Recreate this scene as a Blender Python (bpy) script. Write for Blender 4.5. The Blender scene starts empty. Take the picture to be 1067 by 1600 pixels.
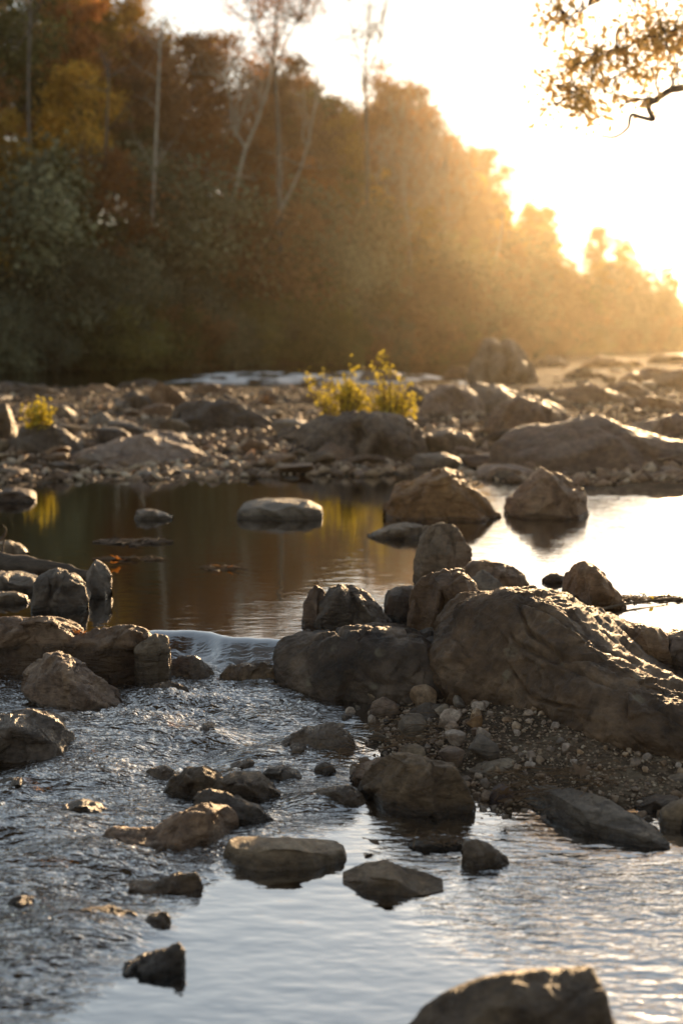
import bpy, math, random
import numpy as np
from math import sin, cos, pi, radians, atan, tan
random.seed(11); RG = np.random.default_rng(11)
S = bpy.context.scene; COL = S.collection
# ------------------------------------------------------------------ camera mapping
F = 2222.0; CX = 533.5; CY = 800.0; H = 1.6; YH = 527.0
TH = atan((CY-YH)/F); CT, ST = cos(TH), sin(TH)
UP, LO = 0.14, 0.0                                  # the two water levels
def ray(px, py):
    a = (np.asarray(px, float)-CX)/F; b = (CY-np.asarray(py, float))/F
    return a, CT+b*ST, -ST+b*CT
def at_level(px, py, z):
    dx, dy, dz = ray(px, py); t = (z-H)/dz
    return t*dx, t*dy
def at_Y(px, py, Y):
    dx, dy, dz = ray(px, py); t = Y/dy
    return t*dx, H+t*dz
# ------------------------------------------------------------------ noise
PERM = np.random.default_rng(5).permutation(256); PERM = np.concatenate([PERM, PERM, PERM])
GR = np.random.default_rng(6).normal(size=(256, 3)); GR /= np.linalg.norm(GR, axis=1)[:, None]
def perlin(x, y, z):
    x, y, z = np.broadcast_arrays(np.asarray(x, float), np.asarray(y, float), np.asarray(z, float))
    xi, yi, zi = np.floor(x).astype(int), np.floor(y).astype(int), np.floor(z).astype(int)
    xf, yf, zf = x-xi, y-yi, z-zi
    u, v, w = [t*t*t*(t*(t*6-15)+10) for t in (xf, yf, zf)]
    def g(i, j, k):
        h = PERM[PERM[PERM[(xi+i) & 255]+((yi+j) & 255)]+((zi+k) & 255)]
        q = GR[h]
        return q[..., 0]*(xf-i)+q[..., 1]*(yf-j)+q[..., 2]*(zf-k)
    L = lambda a, b, t: a+(b-a)*t
    return L(L(L(g(0,0,0), g(1,0,0), u), L(g(0,1,0), g(1,1,0), u), v),
             L(L(g(0,0,1), g(1,0,1), u), L(g(0,1,1), g(1,1,1), u), v), w)*1.6
def fbm(x, y, z, o=4, gain=.5, ridged=False):
    s = 0; a = 1; f = 1
    for i in range(o):
        n = perlin(x*f+i*17.3, y*f+i*5.1, z*f+i*9.7)
        s = s+a*((1-2*np.abs(n)) if ridged else n)
        a *= gain; f *= 2.03
    return s
def sstep(a, b, x):
    t = np.clip((x-a)/(b-a), 0, 1); return t*t*(3-2*t)
def polydist(x, y, poly):
    """signed distance to a closed polygon, positive inside"""
    x = np.asarray(x, float); y = np.asarray(y, float)
    d = np.full(x.shape, 1e18); ins = np.zeros(x.shape, bool)
    n = len(poly)
    for i in range(n):
        x0, y0 = poly[i]; x1, y1 = poly[(i+1) % n]
        ex, ey = x1-x0, y1-y0
        t = np.clip(((x-x0)*ex+(y-y0)*ey)/(ex*ex+ey*ey+1e-12), 0, 1)
        d = np.minimum(d, (x-x0-t*ex)**2+(y-y0-t*ey)**2)
        c = ((y0 > y) != (y1 > y)) & (x < (x1-x0)*(y-y0)/(y1-y0+1e-12)+x0)
        ins ^= c
    return np.sqrt(d)*np.where(ins, 1, -1)
# ------------------------------------------------------------------ object helpers
def mesh_np(name, V, Fq, mat=None, smooth=True):
    me = bpy.data.meshes.new(name)
    V = np.ascontiguousarray(V, dtype=np.float32); Fq = np.ascontiguousarray(Fq, dtype=np.int32)
    k = Fq.shape[1]; nf = len(Fq)
    me.vertices.add(len(V)); me.vertices.foreach_set('co', V.ravel())
    me.loops.add(nf*k); me.loops.foreach_set('vertex_index', Fq.ravel())
    me.polygons.add(nf); me.polygons.foreach_set('loop_start', np.arange(0, nf*k, k, dtype=np.int32))
    me.polygons.foreach_set('loop_total', np.full(nf, k, dtype=np.int32))
    me.update(calc_edges=True)
    if smooth: me.polygons.foreach_set('use_smooth', np.ones(nf, bool))
    if mat: me.materials.append(mat)
    me.validate()
    return me
def link(name, me, parent=None, loc=None):
    o = bpy.data.objects.new(name, me); COL.objects.link(o)
    if parent: o.parent = parent
    if loc is not None: o.location = loc
    return o
def tag(o, label=None, cat=None, group=None, kind=None):
    if label: o['label'] = label
    if cat: o['category'] = cat
    if group: o['group'] = group
    if kind: o['kind'] = kind
    return o
def thing(name, label, cat, loc=(0, 0, 0), group=None):
    o = bpy.data.objects.new(name, None); o.empty_display_size = .1; COL.objects.link(o)
    o.location = loc; return tag(o, label, cat, group)
def grid_faces(nr, nc, close=False):
    i = np.arange(nr-1)[:, None]; j = np.arange(nc if close else nc-1)[None]
    j2 = (j+1) % nc
    a = i*nc+j; b = i*nc+j2; c = (i+1)*nc+j2; d = (i+1)*nc+j
    return np.stack([a, b, c, d], -1).reshape(-1, 4)
def recenter(V):
    c = np.array([(V[:, 0].min()+V[:, 0].max())/2, (V[:, 1].min()+V[:, 1].max())/2, V[:, 2].min()])
    return V-c, c
# ------------------------------------------------------------------ materials
def newmat(name):
    m = bpy.data.materials.new(name); m.use_nodes = True
    nt = m.node_tree; nt.nodes.clear()
    out = nt.nodes.new('ShaderNodeOutputMaterial')
    return m, nt, out
def N(nt, t, **kw):
    n = nt.nodes.new(t)
    for k, v in kw.items():
        if k.startswith('_'): setattr(n, k[1:], v)
        else:
            key = k.replace('__', ' ')
            n.inputs[int(key[1:]) if key[0] == 'i' and key[1:].isdigit() else key].default_value = v
    return n
def noise(nt, vec, scale, detail=4, rough=.55, dist=0):
    n = N(nt, 'ShaderNodeTexNoise', Scale=scale, Detail=detail, Roughness=rough, Distortion=dist)
    if vec is not None: nt.links.new(vec, n.inputs['Vector'])
    return n.outputs['Fac']
def ramp(nt, fac, stops):
    r = nt.nodes.new('ShaderNodeValToRGB'); e = r.color_ramp.elements
    while len(e) < len(stops): e.new(.5)
    for q, (p, c) in zip(e, stops):
        q.position = p; q.color = (*c, 1) if len(c) == 3 else c
    nt.links.new(fac, r.inputs[0]); return r.outputs[0]
def mathn(nt, op, a, b=None, clamp=False):
    n = N(nt, 'ShaderNodeMath', _operation=op, _use_clamp=clamp)
    for i, v in enumerate((a, b)):
        if v is None: continue
        if isinstance(v, (int, float)): n.inputs[i].default_value = v
        else: nt.links.new(v, n.inputs[i])
    return n.outputs[0]
def mixc(nt, f, a, b, mode='MIX'):
    n = N(nt, 'ShaderNodeMix', _data_type='RGBA', _blend_type=mode)
    for i, v in ((0, f), (6, a), (7, b)):
        if isinstance(v, (int, float)): n.inputs[i].default_value = v
        elif isinstance(v, tuple): n.inputs[i].default_value = (*v, 1)
        else: nt.links.new(v, n.inputs[i])
    return n.outputs[2]
def maprange(nt, v, a, b, c=0, d=1):
    n = N(nt, 'ShaderNodeMapRange'); nt.links.new(v, n.inputs[0])
    for i, x in enumerate((a, b, c, d)): n.inputs[i+1].default_value = x
    return n.outputs[0]
def rock_mat(name, c1, c2, c3, scale=6, lvl=None, rough=.55, bump=.02, allwet=False, lichen=0.0, wetpow=.45, strat=1.):
    m, nt, out = newmat(name)
    geo = nt.nodes.new('ShaderNodeNewGeometry'); P = geo.outputs['Position']
    oi = nt.nodes.new('ShaderNodeObjectInfo')
    a = noise(nt, P, scale, 6, .62, .6)
    b = noise(nt, P, scale*5, 5, .6)
    mp = N(nt, 'ShaderNodeMapping', Rotation=(.35, .5, .2), Scale=(1, 1.6, 5)); nt.links.new(P, mp.inputs[0])
    st = noise(nt, mp.outputs[0], scale*1.8, 5, .6, 1.2)
    col = ramp(nt, a, [(.3, c1), (.5, c2), (.72, c3)])
    col = mixc(nt, mathn(nt, 'MULTIPLY', maprange(nt, st, .45, .65), .45*strat), col, c1)
    fine = maprange(nt, b, .3, .7, .62, 1.35)
    fc = N(nt, 'ShaderNodeCombineColor'); [nt.links.new(fine, fc.inputs[i]) for i in range(3)]
    col = mixc(nt, 1.0, col, fc.outputs[0], 'MULTIPLY')
    hs = N(nt, 'ShaderNodeHueSaturation'); nt.links.new(col, hs.inputs['Color'])
    r2 = mathn(nt, 'FRACT', mathn(nt, 'MULTIPLY', oi.outputs['Random'], 7.31)); nt.links.new(maprange(nt, r2, 0, 1, .72, 1.2), hs.inputs['Saturation']); col = hs.outputs[0]
    sil = maprange(nt, noise(nt, P, scale*.9, 5, .7), .56, .66)
    col = mixc(nt, mathn(nt, 'MULTIPLY', sil, .4), col, (c3[0]*1.15, c3[1]*1.12, c3[2]*1.05))
    rv = maprange(nt, oi.outputs['Random'], 0, 1, .7, 1.4)
    rc = N(nt, 'ShaderNodeCombineColor'); [nt.links.new(rv, rc.inputs[i]) for i in range(3)]
    col = mixc(nt, 1.0, col, rc.outputs[0], 'MULTIPLY')
    if lichen:
        v = N(nt, 'ShaderNodeTexVoronoi', Scale=scale*2.2); nt.links.new(P, v.inputs['Vector'])
        lm = mathn(nt, 'MULTIPLY', maprange(nt, v.outputs['Distance'], .26, .18), maprange(nt, noise(nt, P, scale*.7, 3), .52, .6))
        lm = mathn(nt, 'MULTIPLY', lm, maprange(nt, b, .38, .55))
        col = mixc(nt, mathn(nt, 'MULTIPLY', lm, lichen), col, (.30, .25, .16))
    ro = maprange(nt, b, .2, .8, rough-.12, rough+.12)
    if lvl is not None or allwet:
        if allwet: w = maprange(nt, a, .25, .5, .75, 1)
        else:
            sx = nt.nodes.new('ShaderNodeSeparateXYZ'); nt.links.new(P, sx.inputs[0])
            zz = mathn(nt, 'ADD', sx.outputs[2], mathn(nt, 'MULTIPLY', mathn(nt, 'SUBTRACT', a, .5), -.09))
            w = maprange(nt, zz, lvl+.045, lvl+.018)
        dark = mixc(nt, 1.0, col, (wetpow, wetpow*.93, wetpow*.85), 'MULTIPLY')
        col = mixc(nt, w, col, dark)
        ro = N(nt, 'ShaderNodeMix').outputs[0].node
        ro.inputs[3].default_value = .18; nt.links.new(w, ro.inputs[0]); ro.inputs[2].default_value = rough
        ro = ro.outputs[0]
    hgt = mathn(nt, 'ADD', mathn(nt, 'MULTIPLY', noise(nt, P, scale*3, 8, .68, .5), 1.0),
                mathn(nt, 'MULTIPLY', st, 1.1*strat))
    hgt = mathn(nt, 'ADD', hgt, mathn(nt, 'MULTIPLY', noise(nt, P, scale*16, 5, .7), .35))
    bp = N(nt, 'ShaderNodeBump', Strength=.9, Distance=bump); nt.links.new(hgt, bp.inputs['Height'])
    bs = N(nt, 'ShaderNodeBsdfPrincipled')
    nt.links.new(col, bs.inputs['Base Color']); nt.links.new(ro, bs.inputs['Roughness'])
    nt.links.new(bp.outputs[0], bs.inputs['Normal']); nt.links.new(bs.outputs[0], out.inputs[0])
    return m
BR = ((.125, .066, .034), (.26, .148, .078), (.40, .25, .14))
GY = ((.11, .074, .048), (.235, .165, .108), (.39, .29, .195))
DK = ((.068, .042, .025), (.14, .092, .056), (.24, .165, .10))
TN = ((.17, .12, .08), (.30, .215, .14), (.44, .34, .24))
RD = ((.09, .045, .03), (.15, .08, .052), (.22, .13, .09))
M = {}
for nm, c in (('brown', BR), ('grey', GY), ('dark', DK), ('tan', TN), ('red', RD)):
    M[nm+'L'] = rock_mat('rock_%s_stream' % nm, *c, scale=7, lvl=LO, bump=.016)
    M[nm+'U'] = rock_mat('rock_%s_pool' % nm, *c, scale=3.5 if nm != 'tan' else 4, lvl=UP, bump=.03)
    M[nm+'D'] = rock_mat('rock_%s_dry' % nm, *c, scale=3, bump=.03)
M['wet'] = rock_mat('rock_wet', *DK, scale=8, allwet=True, bump=.012, wetpow=.8)
M['boulder'] = rock_mat('rock_boulder', (.040, .022, .011), (.135, .078, .041), (.32, .205, .12), scale=3.6, bump=.022, lichen=.6, rough=.62, strat=.3)
M['pebble'] = rock_mat('pebble_stone', (.18, .115, .07), (.36, .24, .155), (.55, .42, .30), scale=16, bump=.003)
# wood
def simple_mat(name, c1, c2, scale=10, rough=.8, bump=.005, stretch=(1, 1, 1)):
    m, nt, out = newmat(name)
    tc = nt.nodes.new('ShaderNodeNewGeometry')
    mp = N(nt, 'ShaderNodeMapping', Scale=stretch); nt.links.new(tc.outputs['Position'], mp.inputs[0])
    a = noise(nt, mp.outputs[0], scale, 6, .65, .5)
    col = ramp(nt, a, [(.32, c1), (.68, c2)])
    bp = N(nt, 'ShaderNodeBump', Strength=.8, Distance=bump); nt.links.new(a, bp.inputs['Height'])
    bs = N(nt, 'ShaderNodeBsdfPrincipled', Roughness=rough)
    nt.links.new(col, bs.inputs['Base Color']); nt.links.new(bp.outputs[0], bs.inputs['Normal'])
    nt.links.new(bs.outputs[0], out.inputs[0]); return m
M['bark'] = simple_mat('bark_brown', (.045, .033, .024), (.12, .09, .065), 5, .9, .02)
M['palebark'] = simple_mat('bark_pale', (.22, .195, .16), (.46, .42, .35), 2.5, .8, .01)
M['midbark'] = simple_mat('bark_grey', (.07, .06, .05), (.19, .165, .14), 3, .85, .01)
M['drift'] = simple_mat('driftwood', (.05, .035, .024), (.14, .10, .07), 14, .7, .006, (1, 4, 4))
M['twig'] = simple_mat('dry_twig', (.10, .06, .03), (.24, .15, .08), 40, .7, .001)
# leaves
def leaf_mat(name, c1, c2, trans=.5, rough=.5, fixed=False):
    m, nt, out = newmat(name)
    geo = nt.nodes.new('ShaderNodeNewGeometry'); oi = nt.nodes.new('ShaderNodeObjectInfo')
    r = geo.outputs['Random Per Island']
    col = ramp(nt, r, [(0, c1), (1, c2)])
    if not fixed:
        tc = nt.nodes.new('ShaderNodeTexCoord')
        n = noise(nt, tc.outputs['Object'], .45, 3)
        v = mathn(nt, 'MULTIPLY', maprange(nt, n, .3, .7, .55, 1.5), maprange(nt, oi.outputs['Random'], 0, 1, .65, 1.4))
        cc = N(nt, 'ShaderNodeCombineColor'); [nt.links.new(v, cc.inputs[i]) for i in range(3)]
        col = mixc(nt, 1.0, col, cc.outputs[0], 'MULTIPLY')
    d = N(nt, 'ShaderNodeBsdfDiffuse'); t = N(nt, 'ShaderNodeBsdfTranslucent')
    g = N(nt, 'ShaderNodeBsdfGlossy', Roughness=rough); g.inputs[0].default_value = (1, 1, 1, 1)
    for x in (d, t): nt.links.new(col, x.inputs[0])
    mx = N(nt, 'ShaderNodeMixShader', Fac=trans); nt.links.new(d.outputs[0], mx.inputs[1]); nt.links.new(t.outputs[0], mx.inputs[2])
    m2 = N(nt, 'ShaderNodeMixShader', Fac=.03); nt.links.new(mx.outputs[0], m2.inputs[1]); nt.links.new(g.outputs[0], m2.inputs[2])
    nt.links.new(m2.outputs[0], out.inputs[0]); return m
LEAF = {
 'rust': leaf_mat('leaves_rust', (.25, .095, .026), (.50, .215, .055)),
 'gold': leaf_mat('leaves_gold', (.40, .22, .03), (.72, .44, .06)),
 'olive': leaf_mat('leaves_olive', (.10, .10, .03), (.23, .21, .06)),
 'brown': leaf_mat('leaves_brown', (.20, .10, .045), (.40, .22, .09)),
 'dusk': leaf_mat('leaves_greygreen', (.13, .135, .07), (.27, .26, .15)),
 'yellow': leaf_mat('leaves_yellow', (.34, .27, .03), (.85, .68, .06), .6, fixed=True),
 'over': leaf_mat('leaves_overhanging', (.62, .40, .12), (.85, .60, .22), .7, fixed=True),
 'orange': leaf_mat('leaf_orange', (.55, .16, .02), (.75, .28, .04), .5, fixed=True),
 'dead': leaf_mat('leaf_dead', (.14, .08, .04), (.26, .16, .09), .3, fixed=True),
 'straw': leaf_mat('dry_straw', (.14, .075, .035), (.30, .18, .085), .3, fixed=True),
}
# ------------------------------------------------------------------ ground
def wpoly(pts, z): return [tuple(float(q) for q in at_level(a, b, z)) for a, b in pts]
GBAR = wpoly([(545, 1080), (620, 1060), (700, 1050), (1067, 1100), (1500, 1120), (1500, 1262), (1120, 1280), (1067, 1288), (1000, 1292), (900, 1305), (815, 1292), (745, 1292), (690, 1262), (610, 1242), (545, 1222), (505, 1200), (515, 1150)], 0.0)
MBAR = wpoly([(-500, 752), (0, 752), (100, 748), (330, 747), (480, 738), (560, 742), (640, 722), (700, 725), (760, 742), (880, 758), (960, 770), (1067, 768), (1500, 770),
              (2200, 555), (1100, 556), (900, 559), (840, 572), (800, 590), (740, 601), (480, 606), (300, 606), (-300, 606), (-1200, 620)], UP)
BANKPX = [(-2600, 640), (-900, 596), (0, 582), (300, 575), (600, 568), (800, 558), (1000, 547), (1200, 545), (1700, 552)]
BK = wpoly(BANKPX, UP)
LAND = BK+[(260, 150), (900, 160), (900, 1400), (-900, 1400), (-900, 20)]
RBANK = [(4.6, -2), (4.9, 3), (5.6, 9), (8.5, 18), (16, 36), (34, 80), (70, 120), (900, 120), (900, -300), (4, -300)]
NBANK = [(-900, -.2), (-3, .3), (1, .9), (5.5, .5), (5.5, -300), (-900, -300)]
def ground_z(x, y):
    x = np.asarray(x, float); y = np.asarray(y, float)
    weir = weir_f(x, y)
    wl = UP*weir
    n = fbm(x*.9, y*.9, 3.3, 4); n2 = fbm(x*7, y*7, 1.1, 3)
    z = wl-.17+.05*n+.015*n2
    z = z-.25*sstep(60, 100, y)
    cw_ = np.interp(x, _wx, _wy); z = np.where(x > 1.45, np.maximum(z, UP+.10+.06*n-np.clip(np.abs(y-cw_-.05)-.25, 0, 9)*.45-np.clip(1.75-x, 0, 1)*1.2), z)
    d = polydist(x, y, GBAR)
    z = np.where(d > -.5, np.maximum(z, -.035+np.clip(d, -.5, .8)*.17+.008*n2+.010*n), z)
    d = polydist(x, y, MBAR)
    z = np.where(d > -3, np.maximum(z, UP+np.clip(.035*d, -.12, .13)+.035*n+.02*n2), z)
    d = polydist(x, y, LAND)
    fac = 1-.72*sstep(5, 70, x)
    hill = np.where(d > -2, UP-.05+np.clip(d, -2, 3)*.25+fac*11*(1-np.exp(-np.clip(d-2, 0, None)/16.))+.4*fbm(x*.12, y*.12, 8, 3)*np.clip(d/6, 0, 1)+.05*n, -9)
    z = np.maximum(z, hill)
    for P in (RBANK, NBANK):
        d = polydist(x, y, P)
        z = np.maximum(z, np.where(d > -.6, UP-.12+np.clip(d, -.6, 6)*.32+.04*n, -9))
    return z
WEIR = [(-900, 1012), (0, 1012), (130, 1022), (265, 1016), (300, 1018), (360, 1028), (425, 1032), (450, 1036), (640, 1040), (765, 1062), (900, 1079), (1067, 1097), (2000, 1110)]
_wx, _wy = at_level([p[0] for p in WEIR], [p[1] for p in WEIR], .06)
_o = np.argsort(_wx); _wx, _wy = _wx[_o], _wy[_o]
def weir_f(x, y):
    c = np.interp(x, _wx, _wy)
    return sstep(-.17, .12, y-c-.05*perlin(x*5, 3.3, 1.2)-.03*perlin(x*13, 1.3, 8.2))
def fan(ys, us):
    Y, U = np.meshgrid(ys, us, indexing='ij')
    return U*(Y+1.0), Y
def rows(a, b, n): return a*np.exp(np.linspace(0, 1, n)*math.log(b/a))
ys = np.concatenate([np.linspace(-40, 1.4, 20), rows(1.6, 1200, 520)])
us = np.concatenate([np.linspace(-6, -.8, 20)[:-1], np.linspace(-.8, -.27, 50)[:-1], np.linspace(-.27, .27, 280), np.linspace(.27, .8, 50)[1:], np.linspace(.8, 6, 20)[1:]])
Yg, Ug = np.meshgrid(ys, us, indexing='ij'); Xg = Ug*(np.abs(Yg)+2.5)
Zg = ground_z(Xg, Yg)
m, nt, out = newmat('riverbed_gravel')
geo = nt.nodes.new('ShaderNodeNewGeometry'); P = geo.outputs['Position']
v = N(nt, 'ShaderNodeTexVoronoi', Scale=45); nt.links.new(P, v.inputs['Vector'])
v2 = N(nt, 'ShaderNodeTexVoronoi', Scale=14); nt.links.new(P, v2.inputs['Vector'])
a = noise(nt, P, 1.5, 6, .6)
sc = N(nt, 'ShaderNodeSeparateColor'); nt.links.new(v.outputs['Color'], sc.inputs[0])
sc2 = N(nt, 'ShaderNodeSeparateColor'); nt.links.new(v2.outputs['Color'], sc2.inputs[0])
c = ramp(nt, sc.outputs[0], [(0, (.065, .045, .028)), (.5, (.15, .10, .062)), (1, (.30, .22, .145))])
c2 = ramp(nt, sc2.outputs[1], [(0, (.07, .048, .031)), (.6, (.16, .11, .07)), (1, (.30, .23, .155))])
c = mixc(nt, .5, c, c2)
sx = nt.nodes.new('ShaderNodeSeparateXYZ'); nt.links.new(P, sx.inputs[0])
c = mixc(nt, maprange(nt, a, .4, .6), c, (.055, .038, .024))
c = mixc(nt, maprange(nt, sx.outputs[1], 12, 17), c, mixc(nt, .6, c, (.05, .034, .02)))
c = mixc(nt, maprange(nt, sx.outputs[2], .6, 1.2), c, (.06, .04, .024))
c = mixc(nt, maprange(nt, sx.outputs[2], .02, -.01), c, mixc(nt, 1., c, (.42, .38, .32), 'MULTIPLY'))
h = mathn(nt, 'ADD', mathn(nt, 'MULTIPLY', v.outputs['Distance'], -.35), mathn(nt, 'MULTIPLY', v2.outputs['Distance'], -1.))
bp = N(nt, 'ShaderNodeBump', Strength=1, Distance=.02); nt.links.new(h, bp.inputs['Height'])
bs = N(nt, 'ShaderNodeBsdfPrincipled', Roughness=.95); bs.inputs['Specular IOR Level'].default_value = .15
nt.links.new(c, bs.inputs['Base Color']); nt.links.new(bp.outputs[0], bs.inputs['Normal']); nt.links.new(bs.outputs[0], out.inputs[0])
M['bed'] = m
g = link('ground', mesh_np('ground', np.stack([Xg, Yg, Zg], -1).reshape(-1, 3), grid_faces(*Xg.shape)[:, ::-1], m))
tag(g, kind='structure')
# ------------------------------------------------------------------ water
ys = np.concatenate([np.linspace(-30, 2.1, 12), rows(2.2, 9, 1000), rows(9.02, 420, 260)])
us = np.concatenate([np.linspace(-5, -.6, 14)[:-1], np.linspace(-.6, -.25, 60)[:-1], np.linspace(-.25, .25, 520), np.linspace(.25, .6, 60)[1:], np.linspace(.6, 5, 14)[1:]])
Yw, Uw = np.meshgrid(ys, us, indexing='ij'); Xw = Uw*(np.abs(Yw)+.6)
wf = weir_f(Xw, Yw)
def pxy(x, y, z=0.):
    fz = y*CT-(z-H)*ST; uz = y*ST+(z-H)*CT
    fz = np.maximum(fz, .2)
    return CX+F*x/fz, CY-F*uz/fz
PX, PY = pxy(Xw, Yw, .05)
xr = lambda px, py: at_level(px, py, 0.)
RAP = wpoly([(-900, 1030), (0, 1030), (260, 1035), (440, 1050), (500, 1090), (545, 1130), (540, 1225), (520, 1280), (420, 1330), (300, 1370), (235, 1430), (190, 1500), (100, 1560), (0, 1640), (-500, 2100), (-900, 2100)], 0.)
rap = sstep(-.14, .16, polydist(Xw, Yw, RAP))*(1-wf)
CAL = wpoly([(260, 1420), (420, 1385), (640, 1400), (700, 1450), (720, 1600), (700, 1900), (100, 1900), (150, 1600)], 0.)
RIP = wpoly([(600, 1290), (820, 1310), (1067, 1330), (1500, 1340), (1500, 1700), (900, 1600), (700, 1480), (640, 1380)], 0.)
rip = sstep(-.15, .25, polydist(Xw, Yw, RIP))*(1-rap)
# flow-aligned turbulence, running towards the camera and to the left
wx, wy = perlin(Xw*1.3, Yw*1.3, 2.)*.35, perlin(Xw*1.3, Yw*1.3, 7.)*.35
A = .22; fx = (Xw+wx)*cos(A)+(Yw+wy)*sin(A); fy = -(Xw+wx)*sin(A)+(Yw+wy)*cos(A)
t1 = fbm(fx*3.4, fy*6.2, 1., 5, .6, ridged=True)
t2 = fbm(fx*1.4, fy*2.4, 4., 2)
t3 = fbm(fx*13, fy*25, 5., 3, .6, ridged=True)
amp = .35+.65*sstep(-.3, .6, fbm(Xw*1.1, Yw*1.1, 6., 2))
dz = rap*(.018*t1*amp+.022*t2+.0075*t3*amp)*(1-.55*sstep(1340, 1480, PY))*(1-.4*sstep(200, 330, PX)*sstep(1150, 1250, PY))
dz += rip*.0022*fbm(Xw*9, Yw*26, 2., 3)
dz += (1-rap)*(1-wf)*.0012*fbm(Xw*5, Yw*10, 3., 3)
hump = np.zeros_like(Xw)
for a, b, rx, h in [(70, 1150, .30, .075), (120, 1215, .2, .045), (232, 1140, .16, .05), (175, 1035, .20, .085), (258, 1092, .13, .045), (325, 1152, .12, .045), (290, 1048, .14, .06), (505, 1245, .10, .035), (55, 1362, .22, .045), (150, 1336, .16, .035), (420, 1120, .14, .03), (60, 1290, .18, .04), (130, 1440, .16, .03), (400, 1180, .10, .03), (490, 1165, .15, .06), (30, 1480, .2, .03)]:
    a_, b_ = at_level(a, b, .02); d_ = ((Xw-a_)/(rx*1.25))**2+((Yw-b_)/rx)**2; hump += h*np.exp(-d_**1.3*1.2)
Zw = UP*wf+dz*(1-.45*np.clip(hump/.05, 0, 1))+hump*(1-wf)
# glassy lip curls: let the sheet steepen and break up on the fall
fall = np.clip(4*wf*(1-wf), 0, 1)
Zw = Zw+fall*.007*fbm(Xw*10, Yw*2, 2., 3)
# whitewater strip far upstream
FW = wpoly([(290, 601), (430, 600), (560, 602), (745, 601), (740, 594), (640, 589), (560, 584), (480, 588), (380, 584), (310, 590)], UP)
fwd = sstep(-1.2, .6, polydist(Xw, Yw, FW))
Zw += fwd*(.10+.07*fbm(Xw*1.5, Yw*.9, 1., 4))
gz = None
foam = np.clip(fwd*1.3*sstep(-.15, .35, fbm(Xw*.8, Yw*.35, 1.7, 4)+.1), 0, 1)
foam = np.clip(foam, 0, 1)
foam = np.maximum(foam, .75*sstep(.015, .06, wf)*sstep(.45, .12, wf)*(Yw < 9)*sstep(.0, .5, fbm(Xw*16, Yw*16, 4.4, 4, .6)+.15)*sstep(275, 300, PX)*sstep(450, 430, PX))
foam = np.maximum(foam, .5*(1-wf)*sstep(-.34, -.12, Yw-6.66)*sstep(275, 300, PX)*sstep(455, 430, PX)*sstep(.25, .7, fbm(Xw*14, Yw*22, 2.4, 4, .6)))
foam = np.maximum(foam, .14*sstep(.05, .3, wf)*sstep(1.0, .8, wf)*(Yw < 9)*sstep(280, 310, PX)*sstep(445, 425, PX)*(.5+.7*sstep(-.3, .4, fbm(Xw*30, Yw*3, 1.4, 3))))
m, nt, out = newmat('river_water')
geo = nt.nodes.new('ShaderNodeNewGeometry'); P = geo.outputs['Position']
at = N(nt, 'ShaderNodeAttribute', _attribute_name='turb'); tb = at.outputs['Fac']
at2 = N(nt, 'ShaderNodeAttribute', _attribute_name='foam'); fo = at2.outputs['Fac']
at3 = N(nt, 'ShaderNodeAttribute', _attribute_name='ripple'); rp = at3.outputs['Fac']
mp = N(nt, 'ShaderNodeMapping', Rotation=(0, 0, -.2), Scale=(.38, 1, 1)); nt.links.new(P, mp.inputs[0])
turb_h = mathn(nt, 'MULTIPLY', noise(nt, mp.outputs[0], 27, 3, .5, 1.1), mathn(nt, 'MULTIPLY', mathn(nt, 'MULTIPLY', tb, maprange(nt, noise(nt, mp.outputs[0], 5, 3), .35, .62, .3, 1.)), .040))
mp2 = N(nt, 'ShaderNodeMapping', Rotation=(0, 0, .12), Scale=(.42, 1, 1)); nt.links.new(P, mp2.inputs[0])
rip_h = mathn(nt, 'MULTIPLY', noise(nt, mp2.outputs[0], 30, 3, .5, .5), mathn(nt, 'MULTIPLY', mathn(nt, 'MULTIPLY', rp, maprange(nt, noise(nt, P, 2.2, 3), .35, .65, .3, 1.3)), .0125))
calm_h = mathn(nt, 'MULTIPLY', noise(nt, mp2.outputs[0], 13, 3, .5, .3), .0010)
hh = mathn(nt, 'ADD', mathn(nt, 'ADD', turb_h, rip_h), calm_h)
bp = N(nt, 'ShaderNodeBump', Strength=1, Distance=1.); nt.links.new(hh, bp.inputs['Height'])
fr = N(nt, 'ShaderNodeFresnel', IOR=1.33); nt.links.new(bp.outputs[0], fr.inputs['Normal'])
gl = N(nt, 'ShaderNodeBsdfGlossy', Roughness=.04); gl.inputs[0].default_value = (.62, .62, .62, 1); nt.links.new(bp.outputs[0], gl.inputs['Normal']); nt.links.new(mixc(nt, tb, (.63, .63, .63), (.60, .59, .58)), gl.inputs[0])
tr = N(nt, 'ShaderNodeBsdfTransparent'); tr.inputs[0].default_value = (.62, .47, .30, 1)
df = N(nt, 'ShaderNodeBsdfDiffuse'); df.inputs[0].default_value = (.13, .074, .031, 1)
under = N(nt, 'ShaderNodeMixShader', Fac=.48); nt.links.new(tr.outputs[0], under.inputs[1]); nt.links.new(df.outputs[0], under.inputs[2])
wm = N(nt, 'ShaderNodeMixShader'); nt.links.new(fr.outputs[0], wm.inputs[0]); nt.links.new(under.outputs[0], wm.inputs[1]); nt.links.new(gl.outputs[0], wm.inputs[2])
fd = N(nt, 'ShaderNodeBsdfDiffuse'); fd.inputs[0].default_value = (.8, .8, .8, 1); nt.links.new(bp.outputs[0], fd.inputs['Normal'])
fm = N(nt, 'ShaderNodeMixShader'); nt.links.new(fo, fm.inputs[0]); nt.links.new(wm.outputs[0], fm.inputs[1]); nt.links.new(fd.outputs[0], fm.inputs[2])
nt.links.new(fm.outputs[0], out.inputs[0]); M['water'] = m
me = mesh_np('river_water', np.stack([Xw, Yw, Zw], -1).reshape(-1, 3), grid_faces(*Xw.shape)[:, ::-1], m)
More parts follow.
